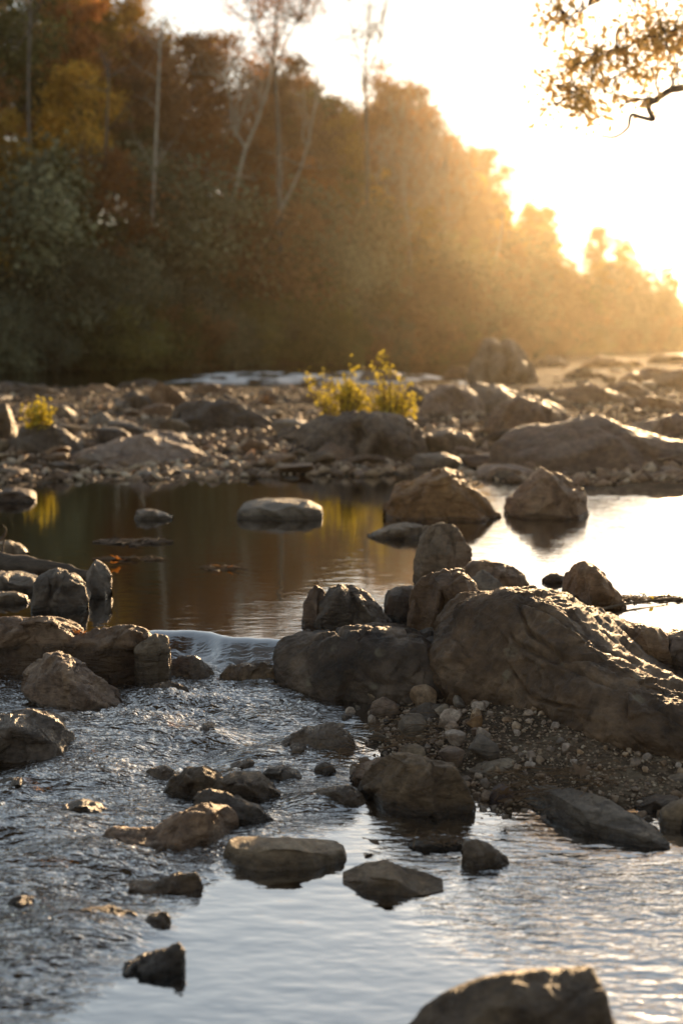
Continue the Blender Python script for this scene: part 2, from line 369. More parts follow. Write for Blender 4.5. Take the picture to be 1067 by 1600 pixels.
uprip = wf*(.015+.35*sstep(620, 1000, PX)*sstep(1000, 780, PY)+.5*sstep(380, 560, PX)*sstep(930, 985, PY)*sstep(660, 560, PX)+.3*sstep(30, 60, Yw))
for nm, arr in (('turb', rap+fall*.12*(1-rap)), ('foam', foam), ('ripple', np.clip(rip+uprip+(1-wf)*(1-rap)*.10, 0, 1))):
    at = me.attributes.new(nm, 'FLOAT', 'POINT'); at.data.foreach_set('value', np.ascontiguousarray(arr.ravel(), dtype=np.float32))
tag(link('river_water', me), kind='structure')
def water_z(x, y): return UP*weir_f(np.array(x, float), np.array(y, float))
# ------------------------------------------------------------------ rocks
def normals(V):
    du = np.gradient(V, axis=0); dv = np.gradient(V, axis=1)
    n = np.cross(du, dv); n /= np.linalg.norm(n, axis=-1)[..., None]+1e-9
    return n
RK = 0
def rock(profile, base, mat='brown', lvl='U', depth=None, n=2.3, ridge=.42, cuts=7, rough=1., res=(96, 60), name='rock',
         label='', cat='rock', group=None, back=None, sink=.2, seed=None, facet=1.2):
    global RK; RK += 1
    rg = np.random.default_rng(seed if seed is not None else 100+RK)
    L = UP if lvl == 'U' else LO
    pp = np.array(profile, float); x0, x1 = pp[0, 0], pp[-1, 0]
    # control columns: the outline's own corners (long gaps halved)
    cols = [pp[0]]
    for q in pp[1:]:
        if q[0]-cols[-1][0] > (x1-x0)*.22: cols.append((q+cols[-1])/2+np.array([0, -(x1-x0)*.006]))
        cols.append(q)
    C = np.array(cols); nc = len(C); ss = (C[:, 0]-x0)/(x1-x0)
    e = np.sqrt(np.clip(1-np.abs(2*ss-1)**(2.6 if n < 3 else 7), 0, 1))*.93+.07 if n < 3 else np.clip(1-np.abs(2*ss-1)**7, .45, 1)
    if np.isscalar(base): by = np.full(nc, float(base))
    else: by = np.interp(C[:, 0], [b[0] for b in base], [b[1] for b in base])
    bx, bY = at_level(C[:, 0], by, L); W = (x1-x0)/F*bY.mean(); D = depth if depth else .72*W
    Yf = bY+(1-e)*D*(.30 if np.isscalar(base) else .05); Yr = Yf+ridge*D*e*np.r_[1, rg.uniform(.8, 1.25, nc-2), 1]; Yb = Yf+D*e
    X, Z = at_Y(C[:, 0], C[:, 1], Yr); Zt = np.maximum(Z, L+.004); Hh = (Zt-L).max()+.01
    aa = [0, .16*pi, .34*pi, .5*pi, .64*pi, .82*pi, pi]; p = 2/(n if n < 3 else n*1.8); G = np.zeros((nc, 9, 3)); cw = np.abs(np.gradient(X))
    Xc = X*.35+.65*(X*(Yf/Yr)) if False else X
    for j, A_ in enumerate(aa):
        c_ = np.sign(cos(A_))*abs(cos(A_))**p; s_ = abs(sin(A_))**p
        y = np.where(c_ > 0, Yr-(Yr-Yf)*c_, Yr+(Yb-Yr)*(-c_)); z = L+(Zt-L)*s_; x = X.copy()
        inner = (np.arange(nc) > 0) & (np.arange(nc) < nc-1)
        k_ = facet*np.where(inner, 1, .25)
        if j != 3:
            x = x+rg.uniform(-.34, .34, nc)*cw*k_
            y = y+rg.uniform(-.13, .13, nc)*D*e*k_*(.5 if j in (0, 6) else 1)
            if j not in (0, 6): z = z+rg.uniform(-.16, .10, nc)*(Zt-L)*k_
            if j in (2, 4): z = np.minimum(z, L+(Zt-L)*.985)
        z = np.where(y > Yr, np.minimum(z, np.maximum(H+(Zt-H)*y/Yr-.002, L-.02)), z)
        G[:, j+1] = np.stack([x, y, z], -1)
    G[:, 0] = G[:, 1]+np.stack([0*X, -.02*D+0*X, -sink+0*X], -1); G[:, 8] = G[:, 7]+np.stack([0*X, .02*D+0*X, -sink+0*X], -1)
    ns, na = res; tu = np.interp(np.linspace(0, 1, ns), ss, np.arange(nc)); tv = np.interp(np.linspace(0, 1, na), [0, .08, .25, .40, .55, .68, .82, .93, 1], np.arange(9))
    iu = np.minimum(tu.astype(int), nc-2); iv = np.minimum(tv.astype(int), 7); fu = (tu-iu)[:, None, None]; fv = (tv-iv)[None, :, None]
    a_ = G[iu][:, iv]; b_ = G[iu+1][:, iv]; c_ = G[iu+1][:, iv+1]; d_ = G[iu][:, iv+1]
    t1_ = np.where(fu+fv < 1, a_+fu*(b_-a_)+fv*(d_-a_), c_+(1-fu)*(d_-c_)+(1-fv)*(b_-c_))
    t2_ = np.where(fu > fv, a_+fu*(b_-a_)+fv*(c_-b_), a_+fv*(d_-a_)+fu*(c_-d_))
    dg_ = (rg.random((nc, 9)) < .5)[iu][:, iv][..., None]; V = np.where(dg_, t1_, t2_)
    # worn edges
    for _ in range(max(1, int(round((2.3-1.3*facet)*ns/96)))):
        V[1:-1] = V[1:-1]*.5+.25*(V[:-2]+V[2:]); V[:, 1:-1] = V[:, 1:-1]*.5+.25*(V[:, :-2]+V[:, 2:])
    nn = normals(V); cc = V.reshape(-1, 3).mean(0); nn = nn*(1 if (nn*(V-cc)).sum(-1).mean() > 0 else -1)
    sz = min(W, max(Hh*2, W*.35)); q = (V+rg.uniform(0, 50, 3))/sz
    w_ = .020*fbm(q[..., 0]*2.2, q[..., 1]*2.2, q[..., 2]*2.8, 4, .5)
    # chips: flat scars with small steps between them
    sd = V.reshape(-1, 3)[rg.integers(0, ns*na, 34)]; jq = .05*sz*np.stack([perlin(q[..., 0]*6, q[..., 1]*6, q[..., 2]*6+i*7) for i in range(3)], -1)
    Vj = (V+jq).reshape(-1, 3); ci = np.argmin(((Vj[:, None]-sd[None])**2).sum(-1), 1).reshape(V.shape[:2]); sn = rg.normal(0, 1, (34, 3))
    off = ((V+jq-sd[ci])*sn[ci]).sum(-1)
    w_ = w_+.16*facet*np.clip(off, -.12*sz, .12*sz)*.9/1. if False else w_*sz+.15*facet*rough*np.clip(off, -.10*sz, .10*sz)
    cel = np.abs(perlin(q[..., 0]*2.2+9, q[..., 1]*2.2, q[..., 2]*4)); w_ -= sz*rough*.022*np.clip(.07-cel, 0, 1)/.07
    w_ += sz*rough*(.008*fbm(q[..., 0]*8, q[..., 1]*8, q[..., 2]*13, 4, .6, ridged=True)+.004*fbm(q[..., 0]*30, q[..., 1]*30, q[..., 2]*36, 2))
    V = V+nn*w_[..., None]
    V = V.reshape(-1, 3); V, c = recenter(V)
    o = link(name, mesh_np(name, V, grid_faces(ns, na), M[mat+lvl] if mat+lvl in M else M[mat]), loc=c)
    return tag(o, label, cat, group)
def cr(P, t):
    """Catmull-Rom through rows of P at t in 0..len-1"""
    P = np.asarray(P, float); n = len(P); i = np.clip(np.floor(t).astype(int), 0, n-2); f = (t-i)
    g = lambda k: P[np.clip(k, 0, n-1)]
    f = f.reshape((-1,)+(1,)*(P.ndim-1))
    a, b, c, d = g(i-1), g(i), g(i+1), g(i+2)
    return .5*(2*b+(c-a)*f+(2*a-5*b+4*c-d)*f*f+(3*b-a-3*c+d)*f**3)
def loft(curves, nu, nv):
    """curves: list of lists of (px,py,Y), all the same length"""
    C = np.array([[(at_Y(px, py, Y)[0], Y, at_Y(px, py, Y)[1]) for px, py, Y in c] for c in curves], float)
    C = cr(C, np.linspace(0, len(C)-1, nv))                 # nv x K x 3
    C = cr(C.transpose(1, 0, 2), np.linspace(0, C.shape[1]-1, nu))
    return C                                                 # nu x nv x 3
def chips(q, n_, amp, sd_):
    rg = np.random.default_rng(sd_); jq = .05*np.stack([perlin(q[..., 0]*5, q[..., 1]*5, q[..., 2]*5+i*7) for i in range(3)], -1)
    P_ = (q+jq).reshape(-1, 3); sd = P_[rg.integers(0, len(P_), n_)]; ci = np.argmin(((P_[:, None]-sd[None])**2).sum(-1), 1); sn = rg.normal(0, 1, (n_, 3))
    return (amp*2.2*np.clip(((P_-sd[ci])*sn[ci]).sum(-1), -.12, .12)).reshape(q.shape[:2])
# --- the big boulder
px_ = [676, 700, 760, 830, 890, 950, 1010, 1075, 1160, 1260]
foot = [(684, 1075, 6.25), (700, 1112, 6.05), (765, 1128, 5.9), (825, 1142, 5.75), (880, 1172, 5.5), (950, 1196, 5.3), (1010, 1208, 5.2), (1075, 1215, 5.15), (1160, 1225, 5.1), (1260, 1240, 5.2)]
under = [(a, b+70, Y+.1) for a, b, Y in foot]
low = [(678, 1050, 6.22), (694, 1080, 5.99), (760, 1092, 5.84), (820, 1106, 5.68), (880, 1130, 5.44), (950, 1152, 5.24), (1010, 1160, 5.14), (1075, 1168, 5.10), (1160, 1180, 5.05), (1260, 1205, 5.2)]
mid = [(674, 1020, 6.30), (690, 1035, 6.05), (757, 1028, 5.90), (820, 1036, 5.74), (880, 1060, 5.52), (945, 1090, 5.34), (1010, 1120, 5.22), (1075, 1128, 5.16), (1160, 1150, 5.12), (1260, 1190, 5.25)]
edge2 = [(677, 1000, 6.42), (692, 985, 6.25), (750, 955, 6.08), (825, 956, 5.93), (880, 987, 5.72), (935, 1030, 5.55), (1003, 1078, 5.42), (1072, 1100, 5.38), (1160, 1130, 5.32), (1260, 1180, 5.4)]
edge = [(680, 990, 6.50), (695, 966, 6.40), (750, 940, 6.22), (826, 938, 6.06), (884, 968, 5.86), (940, 1012, 5.70), (1010, 1062, 5.58), (1078, 1086, 5.55), (1165, 1118, 5.5), (1260, 1170, 5.5)]
backs = [(690, 985, 6.62), (706, 946, 6.62), (762, 929, 6.5), (836, 925, 6.5), (892, 938, 6.55), (950, 966, 6.6), (1020, 1010, 6.6), (1085, 1054, 6.45), (1170, 1090, 6.3), (1260, 1150, 5.9)]
backf = [(696, 1000, 6.78), (716, 978, 6.85), (772, 965, 6.9), (846, 960, 6.95), (905, 965, 7.0), (965, 982, 7.05), (1030, 1010, 7.0), (1100, 1052, 6.8), (1175, 1090, 6.6), (1262, 1150, 6.1)]
backu = [(a, b+50, Y+.05) for a, b, Y in backf]
V = loft([under, foot, low, mid, edge2, edge, backs, backf, backu], 420, 300)
nm = normals(V); nm *= np.where((nm*(V-V.reshape(-1, 3).mean(0))).sum(-1).mean() > 0, 1, -1)
q = V
w = .022*fbm(q[..., 0]*3, q[..., 1]*3, q[..., 2]*4, 4, .5)
# slanted crevices and strata running down to the right
dd = q[..., 0]*.75+q[..., 2]*1.0+q[..., 1]*.25; w2 = fbm(q[..., 0]*2, q[..., 1]*2, q[..., 2]*2, 2)
cr1 = np.abs(perlin(dd*5+.5*w2, w2*.6+q[..., 0]*.8, 3.))
w -= .030*np.clip(.10-cr1, 0, 1)/.10*sstep(-.2, .4, w2)
w += .0035*fbm(dd*20+w2*2, q[..., 0]*7, q[..., 1]*7, 3, .6, ridged=True)
w += .009*fbm(q[..., 0]*9, q[..., 1]*9, q[..., 2]*9, 5, .62, ridged=True)
w += chips(q, 60, .05, 5)
V = V+nm*w[..., None]
V2, c = recenter(V.reshape(-1, 3))
tag(link('boulder', mesh_np('boulder', V2, grid_faces(420, 300), M['boulder']), loc=c),
    'largest dark brown boulder on the right with a sunlit sloping top, above the gravel', 'boulder')
# --- its lower neighbour
foot = [(432, 1066, 6.62), (450, 1088, 6.4), (500, 1106, 6.2), (560, 1108, 6.15), (610, 1118, 6.08), (660, 1125, 6.05), (705, 1120, 6.1), (740, 1100, 6.3)]
under = [(a, b+60, Y+.08) for a, b, Y in foot]
mid = [(426, 1055, 6.66), (436, 1050, 6.45), (488, 1058, 6.24), (552, 1050, 6.14), (604, 1062, 6.1), (655, 1070, 6.04), (705, 1070, 6.1), (740, 1070, 6.3)]
edge2 = [(428, 1045, 6.72), (438, 1016, 6.55), (488, 1008, 6.36), (550, 1003, 6.24), (603, 1012, 6.22), (655, 1014, 6.14), (705, 1020, 6.2), (740, 1040, 6.35)]
edge = [(432, 1036, 6.80), (448, 1002, 6.68), (494, 988, 6.55), (552, 984, 6.45), (606, 990, 6.42), (655, 994, 6.34), (702, 1000, 6.35), (738, 1030, 6.4)]
backs = [(440, 1032, 6.90), (458, 999, 6.88), (500, 985, 6.85), (555, 981, 6.8), (608, 986, 6.75), (655, 991, 6.65), (700, 998, 6.55), (736, 1028, 6.5)]
backf = [(444, 1040, 6.98), (462, 1018, 7.0), (504, 1010, 7.05), (558, 1008, 7.0), (610, 1010, 6.95), (655, 1012, 6.85), (700, 1014, 6.7), (736, 1035, 6.55)]
backu = [(a, b+50, Y+.05) for a, b, Y in backf]
V = loft([under, foot, mid, edge2, edge, backs, backf, backu], 300, 200)
nm = normals(V); nm *= np.where((nm*(V-V.reshape(-1, 3).mean(0))).sum(-1).mean() > 0, 1, -1)
q = V+7
w = .024*fbm(q[..., 0]*3.4, q[..., 1]*3.4, q[..., 2]*4, 4, .5)
cr1 = np.abs(perlin(q[..., 0]*4.2+q[..., 2]*.8, q[..., 1]*1.1, q[..., 2]*1.2)); w -= .030*np.clip(.09-cr1, 0, 1)/.09
w += .007*fbm(q[..., 0]*10, q[..., 1]*10, q[..., 2]*13, 5, .62, ridged=True)
w += chips(q, 50, .05, 6)
V2, c = recenter((V+nm*w[..., None]).reshape(-1, 3))
tag(link('boulder', mesh_np('boulder', V2, grid_faces(300, 200), M['boulder']), loc=c),
    'low flat-topped dark boulder between the small cascade and the largest boulder', 'boulder')
HR = (190, 120)
R = rock
# --- foreground stream rocks (lower level)
R([(618, 1640), (640, 1600), (665, 1572), (715, 1545), (800, 1525), (870, 1511), (925, 1511), (940, 1540), (952, 1590), (962, 1650)], 1700, 'dark', 'L', n=3, ridge=.5, res=HR, rough=.7, facet=.6, label='dark boulder cut by the bottom edge, standing in calm water')
R([(562, 1245), (572, 1205), (606, 1179), (655, 1181), (702, 1190), (727, 1222), (742, 1262)], [(562, 1238), (600, 1262), (660, 1278), (742, 1268)], 'dark', 'L', n=2.0, res=HR, rough=.5, facet=1.3, label='smooth dark domed rock with a wet shiny top at the tip of the gravel')
R([(545, 1215), (560, 1196), (585, 1186), (610, 1184), (625, 1200)], 1226, 'brown', 'L', depth=.16, res=(60, 36), label='light brown rounded stone behind the left side of the shiny domed rock')
R([(806, 1240), (822, 1229), (860, 1227), (905, 1235), (950, 1249), (990, 1273), (1022, 1292), (1044, 1320)], [(806, 1250), (850, 1285), (920, 1308), (1000, 1328), (1044, 1328)], 'grey', 'L', depth=.34, n=2.4, ridge=.6, res=HR, rough=.8, facet=1.1, label='long grey slab sloping down to the right into the water below the gravel')
R([(716, 1205), (735, 1196), (765, 1190), (795, 1185), (815, 1191), (821, 1206)], [(716, 1212), (760, 1228), (821, 1212)], 'tan', 'L', depth=.2, n=3, res=(70, 40), rough=.7, label='flat light brown stone on the gravel right of the shiny domed rock')
R([(752, 1158), (768, 1144), (800, 1139), (850, 1139), (875, 1150), (890, 1170)], [(752, 1165), (810, 1186), (890, 1180)], 'grey', 'L', depth=.34, n=3.5, ridge=.55, res=(80, 44), rough=.5, label='flat slate grey slab half buried in gravel under the largest boulder')
R([(638, 1122), (646, 1108), (662, 1099), (690, 1102), (706, 1114)], 1136, 'dark', 'L', depth=.2, res=(60, 36), label='dark stone against the foot of the lower boulder')
R([(577, 1118), (582, 1097), (598, 1089), (616, 1096), (627, 1116)], 1124, 'brown', 'L', depth=.15, res=(60, 36), facet=.5, label='rounded brown stone at the upper left end of the gravel')
R([(764, 1246), (770, 1230), (785, 1224), (800, 1234), (805, 1252)], 1258, 'red', 'L', depth=.1, res=(50, 30), facet=.5, label='reddish stone beside the long grey slab')
R([(722, 1330), (730, 1314), (748, 1311), (772, 1324), (790, 1338), (796, 1354)], 1358, 'grey', 'L', depth=.16, n=2.2, res=(60, 36), label='pale pointed stone in shallow water just off the gravel')
R([(638, 1318), (655, 1309), (690, 1306), (722, 1310), (730, 1322)], 1328, 'dark', 'L', depth=.12, n=3, res=(50, 26), label='thin dark flat stone with twigs caught on it')
R([(352, 1328), (358, 1312), (372, 1307), (430, 1309), (485, 1310), (525, 1314), (536, 1320), (541, 1334)], [(352, 1345), (400, 1362), (470, 1360), (541, 1346)], 'tan', 'L', depth=.19, n=5, ridge=.62, res=(130, 80), rough=.45, facet=.8, label='flat-topped rectangular slab with a pale front face in the calm pool')
R([(536, 1376), (552, 1356), (575, 1347), (605, 1344), (635, 1356), (660, 1372), (690, 1390)], [(536, 1384), (600, 1402), (640, 1402), (690, 1394)], 'grey', 'L', depth=.24, n=3, ridge=.75, res=(90, 54), rough=.6, facet=.9, label='thin leaf-shaped slab pointing right in front of the flat-topped slab')
R([(154, 1322), (160, 1304), (178, 1294), (215, 1296), (245, 1296), (270, 1278), (296, 1262), (330, 1254), (356, 1259), (372, 1280)], [(154, 1328), (220, 1343), (300, 1336), (372, 1300)], 'brown', 'L', depth=.34, n=2.6, ridge=.4, res=HR, rough=.9, label='long brown humped rock in the rapids left of the flat-topped slab')
R([(305, 1250), (312, 1239), (328, 1235), (365, 1243), (400, 1260), (424, 1284)], 1292, 'dark', 'L', depth=.2, n=2.4, res=(80, 44), label='dark wedge-shaped rock touching the top of the long humped rock')
R([(256, 1238), (270, 1215), (294, 1199), (316, 1196), (335, 1208), (350, 1232)], 1250, 'dark', 'L', depth=.22, res=(80, 44), label='dark angular rock, left one of a close pair in the rapids')
R([(335, 1230), (345, 1214), (360, 1208), (404, 1207), (418, 1222), (444, 1240)], 1254, 'dark', 'L', depth=.2, n=3.5, res=(80, 44), label='dark flat-topped rock, right one of a close pair in the rapids')
R([(345, 1204), (365, 1192), (390, 1184), (402, 1192), (410, 1204)], 1208, 'wet', 'L', depth=.12, res=(50, 26), label='small wet ridge of rock behind the close dark pair')
R([(192, 1384), (215, 1374), (240, 1378), (270, 1366), (306, 1362), (316, 1384)], 1396, 'wet', 'L', depth=.12, n=2.2, res=(60, 30), label='thin wet ledge barely breaking the water below the long humped rock')
R([(62, 1440), (90, 1424), (140, 1416), (178, 1414), (205, 1424), (228, 1434), (258, 1422), (266, 1438)], 1460, 'dark', 'L', depth=.17, n=2.2, res=(90, 40), label='long low dark rock awash in the lower rapids')
R([(186, 1518), (205, 1501), (230, 1490), (262, 1481), (281, 1472), (288, 1488), (290, 1512)], 1529, 'dark', 'L', depth=.13, n=2.0, ridge=.6, res=(80, 40), label='small pointed dark rock, nearest one in the lower left rapids')
R([(-60, 1135), (0, 1116), (40, 1108), (85, 1125), (120, 1152), (150, 1182)], 1200, 'wet', 'L', depth=.5, n=2.2, res=HR, rough=.8, label='broad dark wet rock washed over by water at the left edge')
R([(36, 1075), (42, 1052), (58, 1032), (82, 1020), (116, 1028), (142, 1048), (172, 1078), (202, 1108)], [(36, 1090), (90, 1118), (150, 1124), (202, 1116)], 'brown', 'L', depth=.42, n=2.4, ridge=.5, res=HR, rough=1, label='large brown rock with a sunlit slanting top in the upper left rapids')
R([(128, 1050), (146, 1022), (166, 1005), (190, 1012), (202, 1036), (222, 1066)], 1072, 'wet', 'L', depth=.35, n=2.2, res=(90, 50), label='wet hump of rock right behind the large sunlit rock in the rapids')
R([(-60, 985), (-20, 970), (30, 967), (84, 966), (112, 976), (128, 990), (132, 1006)], 1020, 'brown', 'U', depth=.4, n=3, ridge=.35, res=HR, label='flat-topped brown rock at the left end of the row holding back the pool')
R([(98, 1008), (125, 992), (150, 983), (190, 977), (224, 982), (238, 994), (244, 1012)], 1026, 'brown', 'U', depth=.3, n=2.4, res=(90, 50), label='rounded brown rock in the middle of the row above the rapids')
R([(210, 1014), (224, 1000), (246, 990), (262, 996), (266, 1016)], 1030, 'tan', 'U', depth=.16, n=2.6, res=(60, 40), label='small tan rock beside the glassy lip of the cascade')
R([(232, 1046), (248, 1032), (275, 1026), (305, 1026), (326, 1038), (338, 1062)], 1068, 'wet', 'L', depth=.22, n=2.2, res=(80, 44), label='wet rock washed by the stream at the left foot of the cascade')
R([(345, 1054), (360, 1040), (385, 1036), (410, 1034), (428, 1040), (440, 1060)], 1070, 'wet', 'L', depth=.14, n=2.2, res=(80, 44), label='wet rock under the fall right at the low boulder')
R([(425, 1176), (445, 1156), (475, 1140), (520, 1130), (548, 1148), (556, 1176)], 1192, 'wet', 'L', depth=.3, n=2.2, res=(90, 50), rough=1, label='wet dark rock between the rapids and the gravel')
R([(466, 1256), (482, 1240), (505, 1231), (540, 1227), (560, 1238), (572, 1252)], 1262, 'wet', 'L', depth=.14, n=2.2, res=(60, 36), label='low wet rock just left of the shiny domed rock')
R([(296, 1150), (308, 1136), (326, 1128), (344, 1140), (352, 1158)], 1164, 'wet', 'L', depth=.18, res=(60, 36), label='small wet rock in the middle of the white rapids')
R([(488, 1212), (494, 1196), (508, 1190), (522, 1200), (526, 1214)], 1218, 'dark', 'L', depth=.1, res=(50, 30), label='small dark stone at the left tip of the gravel')
R([(178, 1150), (205, 1128), (240, 1118), (275, 1128), (296, 1150)], 1156, 'wet', 'L', depth=.25, n=2, res=(60, 36), label='submerged wet hump below the large sunlit rock')
R([(220, 1090), (240, 1070), (262, 1064), (290, 1074), (300, 1092)], 1098, 'wet', 'L', depth=.2, n=2, res=(60, 36), label='dark wet hump below the left foot of the cascade')
R([(-20, 1048), (0, 1040), (25, 1036), (45, 1046), (50, 1054)], 1060, 'dark', 'L', depth=.2, n=2.2, res=(60, 36), label='low dark rock at the left edge behind the large sunlit rock')
R([(-30, 1365), (0, 1350), (60, 1340), (110, 1346), (140, 1362)], 1372, 'wet', 'L', depth=.22, n=2, res=(60, 36), label='low brown hump under a glassy swell at the left edge')
R([(88, 1272), (104, 1256), (130, 1249), (158, 1256), (182, 1272)], 1280, 'wet', 'L', depth=.16, n=3, res=(70, 40), label='low wet slab awash in the open rapids at the left')
R([(-30, 1236), (0, 1218), (34, 1214), (62, 1226), (76, 1240)], 1248, 'wet', 'L', depth=.2, n=3, res=(70, 40), label='wet slab awash at the left edge below the broad wet rock')
R([(222, 1212), (236, 1200), (256, 1196), (276, 1206), (284, 1216)], 1222, 'wet', 'L', depth=.12, n=2.4, res=(60, 36), label='small wet stone behind the close dark pair to the left')
R([(-20, 1420), (8, 1404), (40, 1398), (72, 1408), (84, 1422)], 1432, 'wet', 'L', depth=.14, n=3, res=(60, 36), label='thin wet slab at the left edge of the lower rapids')
R([(405, 1215), (420, 1200), (446, 1197), (468, 1206), (476, 1220)], 1226, 'wet', 'L', depth=.14, n=2.4, res=(60, 36), label='low wet stone just right of the close dark pair')
# --- right edge of the gravel
R([(1034, 1224), (1044, 1212), (1062, 1206), (1090, 1212), (1100, 1226)], 1234, 'grey', 'L', depth=.16, res=(50, 30), facet=.6, label='pale stone on the gravel cut by the right edge')
R([(990, 1262), (1003, 1248), (1030, 1240), (1058, 1244), (1066, 1262)], 1268, 'dark', 'L', depth=.18, n=3, res=(50, 30), label='flat dark stone on the gravel near the right edge')
R([(1030, 1290), (1034, 1266), (1050, 1252), (1075, 1250), (1090, 1280)], 1296, 'tan', 'L', depth=.14, res=(50, 30), facet=.5, label='rounded tan stone at the right water edge')
R([(1062, 1290), (1066, 1272), (1080, 1262), (1100, 1268), (1112, 1290)], 1302, 'dark', 'L', depth=.14, res=(50, 30), label='dark stone cut by the right edge at the waterline')
# --- rocks in the upper pool
R([(52, 948), (55, 925), (62, 897), (90, 888), (112, 896), (130, 914), (137, 942)], 956, 'grey', 'U', depth=.34, n=2.4, res=(90, 60), label='blocky grey rock with a jagged top in the left of the pool')
R([(130, 918), (138, 893), (151, 873), (166, 884), (178, 906), (174, 926)], 934, 'tan', 'U', depth=.26, n=2.2, res=(80, 50), label='pale triangular rock right of the blocky grey rock')
R([(-40, 905), (0, 893), (30, 894), (52, 901), (62, 914)], 928, 'grey', 'U', depth=.4, n=3, res=(70, 40), label='flat grey rock under the driftwood at the left edge')
R([(-30, 932), (0, 924), (26, 926), (44, 934), (46, 940)], 944, 'grey', 'U', depth=.16, n=3, res=(50, 26), label='thin flat stone just above water at the left edge')
R([(-15, 856), (0, 846), (16, 845), (32, 852), (44, 862)], 868, 'tan', 'U', depth=.2, n=3, res=(50, 26), label='small tan stone behind the driftwood log')
R([(470, 972), (476, 940), (484, 922), (494, 912), (506, 924), (514, 948), (518, 972)], 980, 'brown', 'U', depth=.22, n=2, res=(80, 50), label='thin upright brown stone left of the split dark rock')
R([(494, 972), (500, 940), (514, 918), (534, 911), (560, 921), (588, 942), (610, 972)], 988, 'dark', 'U', depth=.4, n=2.2, res=HR, label='dark angular rock standing in the pool behind the low boulder')
R([(602, 948), (608, 922), (630, 916), (655, 918), (668, 946)], 968, 'dark', 'U', depth=.3, n=3.5, res=(70, 44), label='dark square block in the pool left of the upright stones')
R([(646, 905), (650, 872), (658, 842), (670, 822), (690, 816), (711, 824), (728, 853), (738, 890)], 918, 'grey', 'U', depth=.4, n=2.4, res=HR, label='tall upright grey stone, farthest of the pile behind the boulders')
R([(636, 1000), (640, 960), (644, 925), (660, 902), (690, 889), (722, 891), (746, 912), (756, 950), (760, 1000)], 1006, 'brown', 'U', depth=.45, n=2.6, res=HR, rough=.8, label='rounded brown block leaning on the left shoulder of the largest boulder')
R([(715, 915), (722, 890), (740, 877), (790, 883), (814, 897), (832, 930)], 948, 'brown', 'U', depth=.42, n=2.6, res=(90, 54), label='flat-backed brown rock peeping over the crest of the largest boulder')
R([(728, 935), (735, 902), (754, 892), (776, 904), (794, 934)], 952, 'grey', 'U', depth=.22, n=2.2, res=(70, 44), label='small pointed rock between two brown blocks behind the boulder crest')
R([(880, 925), (888, 898), (904, 876), (930, 884), (952, 910), (976, 944)], [(880, 930), (920, 950), (976, 950)], 'brown', 'U', depth=.42, n=2.2, res=(100, 60), label='lone pointed brown rock in the bright water at the right')
R([(846, 905), (856, 897), (870, 895), (884, 903)], 911, 'dark', 'U', depth=.12, res=(40, 24), label='small dark stone left of the lone pointed rock')
R([(975, 1010), (985, 982), (1005, 974), (1030, 980), (1048, 1000), (1056, 1030)], 1040, 'brown', 'U', depth=.4, n=2.6, res=(70, 44), label='brown rock just behind the sloping right shoulder of the largest boulder')
R([(1035, 1020), (1045, 992), (1070, 982), (1120, 990), (1150, 1030)], 1042, 'brown', 'U', depth=.4, n=2.6, res=(70, 44), label='brown rock behind the boulder cut by the right edge')
R([(604, 796), (612, 772), (626, 757), (650, 751), (694, 730), (714, 736), (740, 768), (778, 804)], 815, 'brown', 'U', depth=1.0, n=2.3, res=HR, label='big tan-brown rock with a stepped crest at the far side of the pool')
R([(792, 800), (800, 776), (822, 755), (848, 731), (872, 741), (910, 768), (918, 800)], 811, 'brown', 'U', depth=.9, n=2.2, res=HR, label='pyramid-shaped brown rock mirrored in the pool')
R([(372, 800), (382, 786), (400, 780), (440, 778), (482, 781), (500, 792), (504, 804)], 812, 'tan', 'U', depth=.5, n=3.5, ridge=.7, res=(90, 50), rough=.5, label='flat oval stone with a pale top alone in the middle of the pool')
R([(212, 806), (216, 797), (230, 795), (250, 799), (270, 806)], 812, 'grey', 'U', depth=.25, n=3, res=(50, 24), label='small flat stone left of the oval one in the pool')
R([(574, 838), (592, 828), (612, 820), (640, 817), (660, 820), (664, 832)], 842, 'grey', 'U', depth=.4, n=3.2, ridge=.6, res=(60, 34), label='low flat stone with a bright wet patch beside the tall upright stone')
R([(-30, 778), (0, 766), (25, 762), (48, 768), (56, 778)], 786, 'brown', 'U', depth=.5, n=2.6, res=(50, 30), label='low rounded brown stone at the left end of the far shore')
# --- the far bar
R([(262, 655), (272, 640), (290, 630), (324, 624), (364, 630), (410, 648), (432, 668)], 686, 'dark', 'U', depth=1.3, n=2.4, res=HR, label='large smooth dark boulder on the far bar left of the yellow bush')
R([(232, 625), (238, 606), (248, 593), (262, 600), (280, 612), (302, 632)], 650, 'brown', 'U', depth=.9, n=1.8, res=(90, 50), label='jagged rock with a sunlit slanting face behind the smooth dark boulder')
R([(192, 636), (200, 618), (214, 611), (230, 620), (242, 644)], 652, 'dark', 'U', depth=.8, n=2.4, res=(60, 40), label='dark upright rock left of the jagged sunlit one')
R([(132, 668), (142, 652), (160, 645), (180, 655), (196, 672)], 680, 'tan', 'U', depth=.5, n=2, res=(60, 40), label='tan rock with a lit slanting top on the far bar')
R([(112, 712), (150, 696), (200, 682), (243, 671), (272, 676), (304, 697), (345, 722)], 733, 'brown', 'U', depth=1.9, n=2.4, ridge=.75, res=HR, rough=.7, label='broad flat brown slab lying in front of the far bar boulders')
R([(-40, 690), (-12, 640), (6, 628), (16, 640), (26, 690)], 716, 'dark', 'U', depth=.8, n=2.4, res=(60, 40), label='tall dark rock cut by the left edge on the far bar')
R([(14, 700), (34, 668), (64, 662), (100, 670), (134, 706)], 722, 'dark', 'U', depth=.9, n=2.4, res=(60, 40), label='low dark rock carrying the small yellow plant')
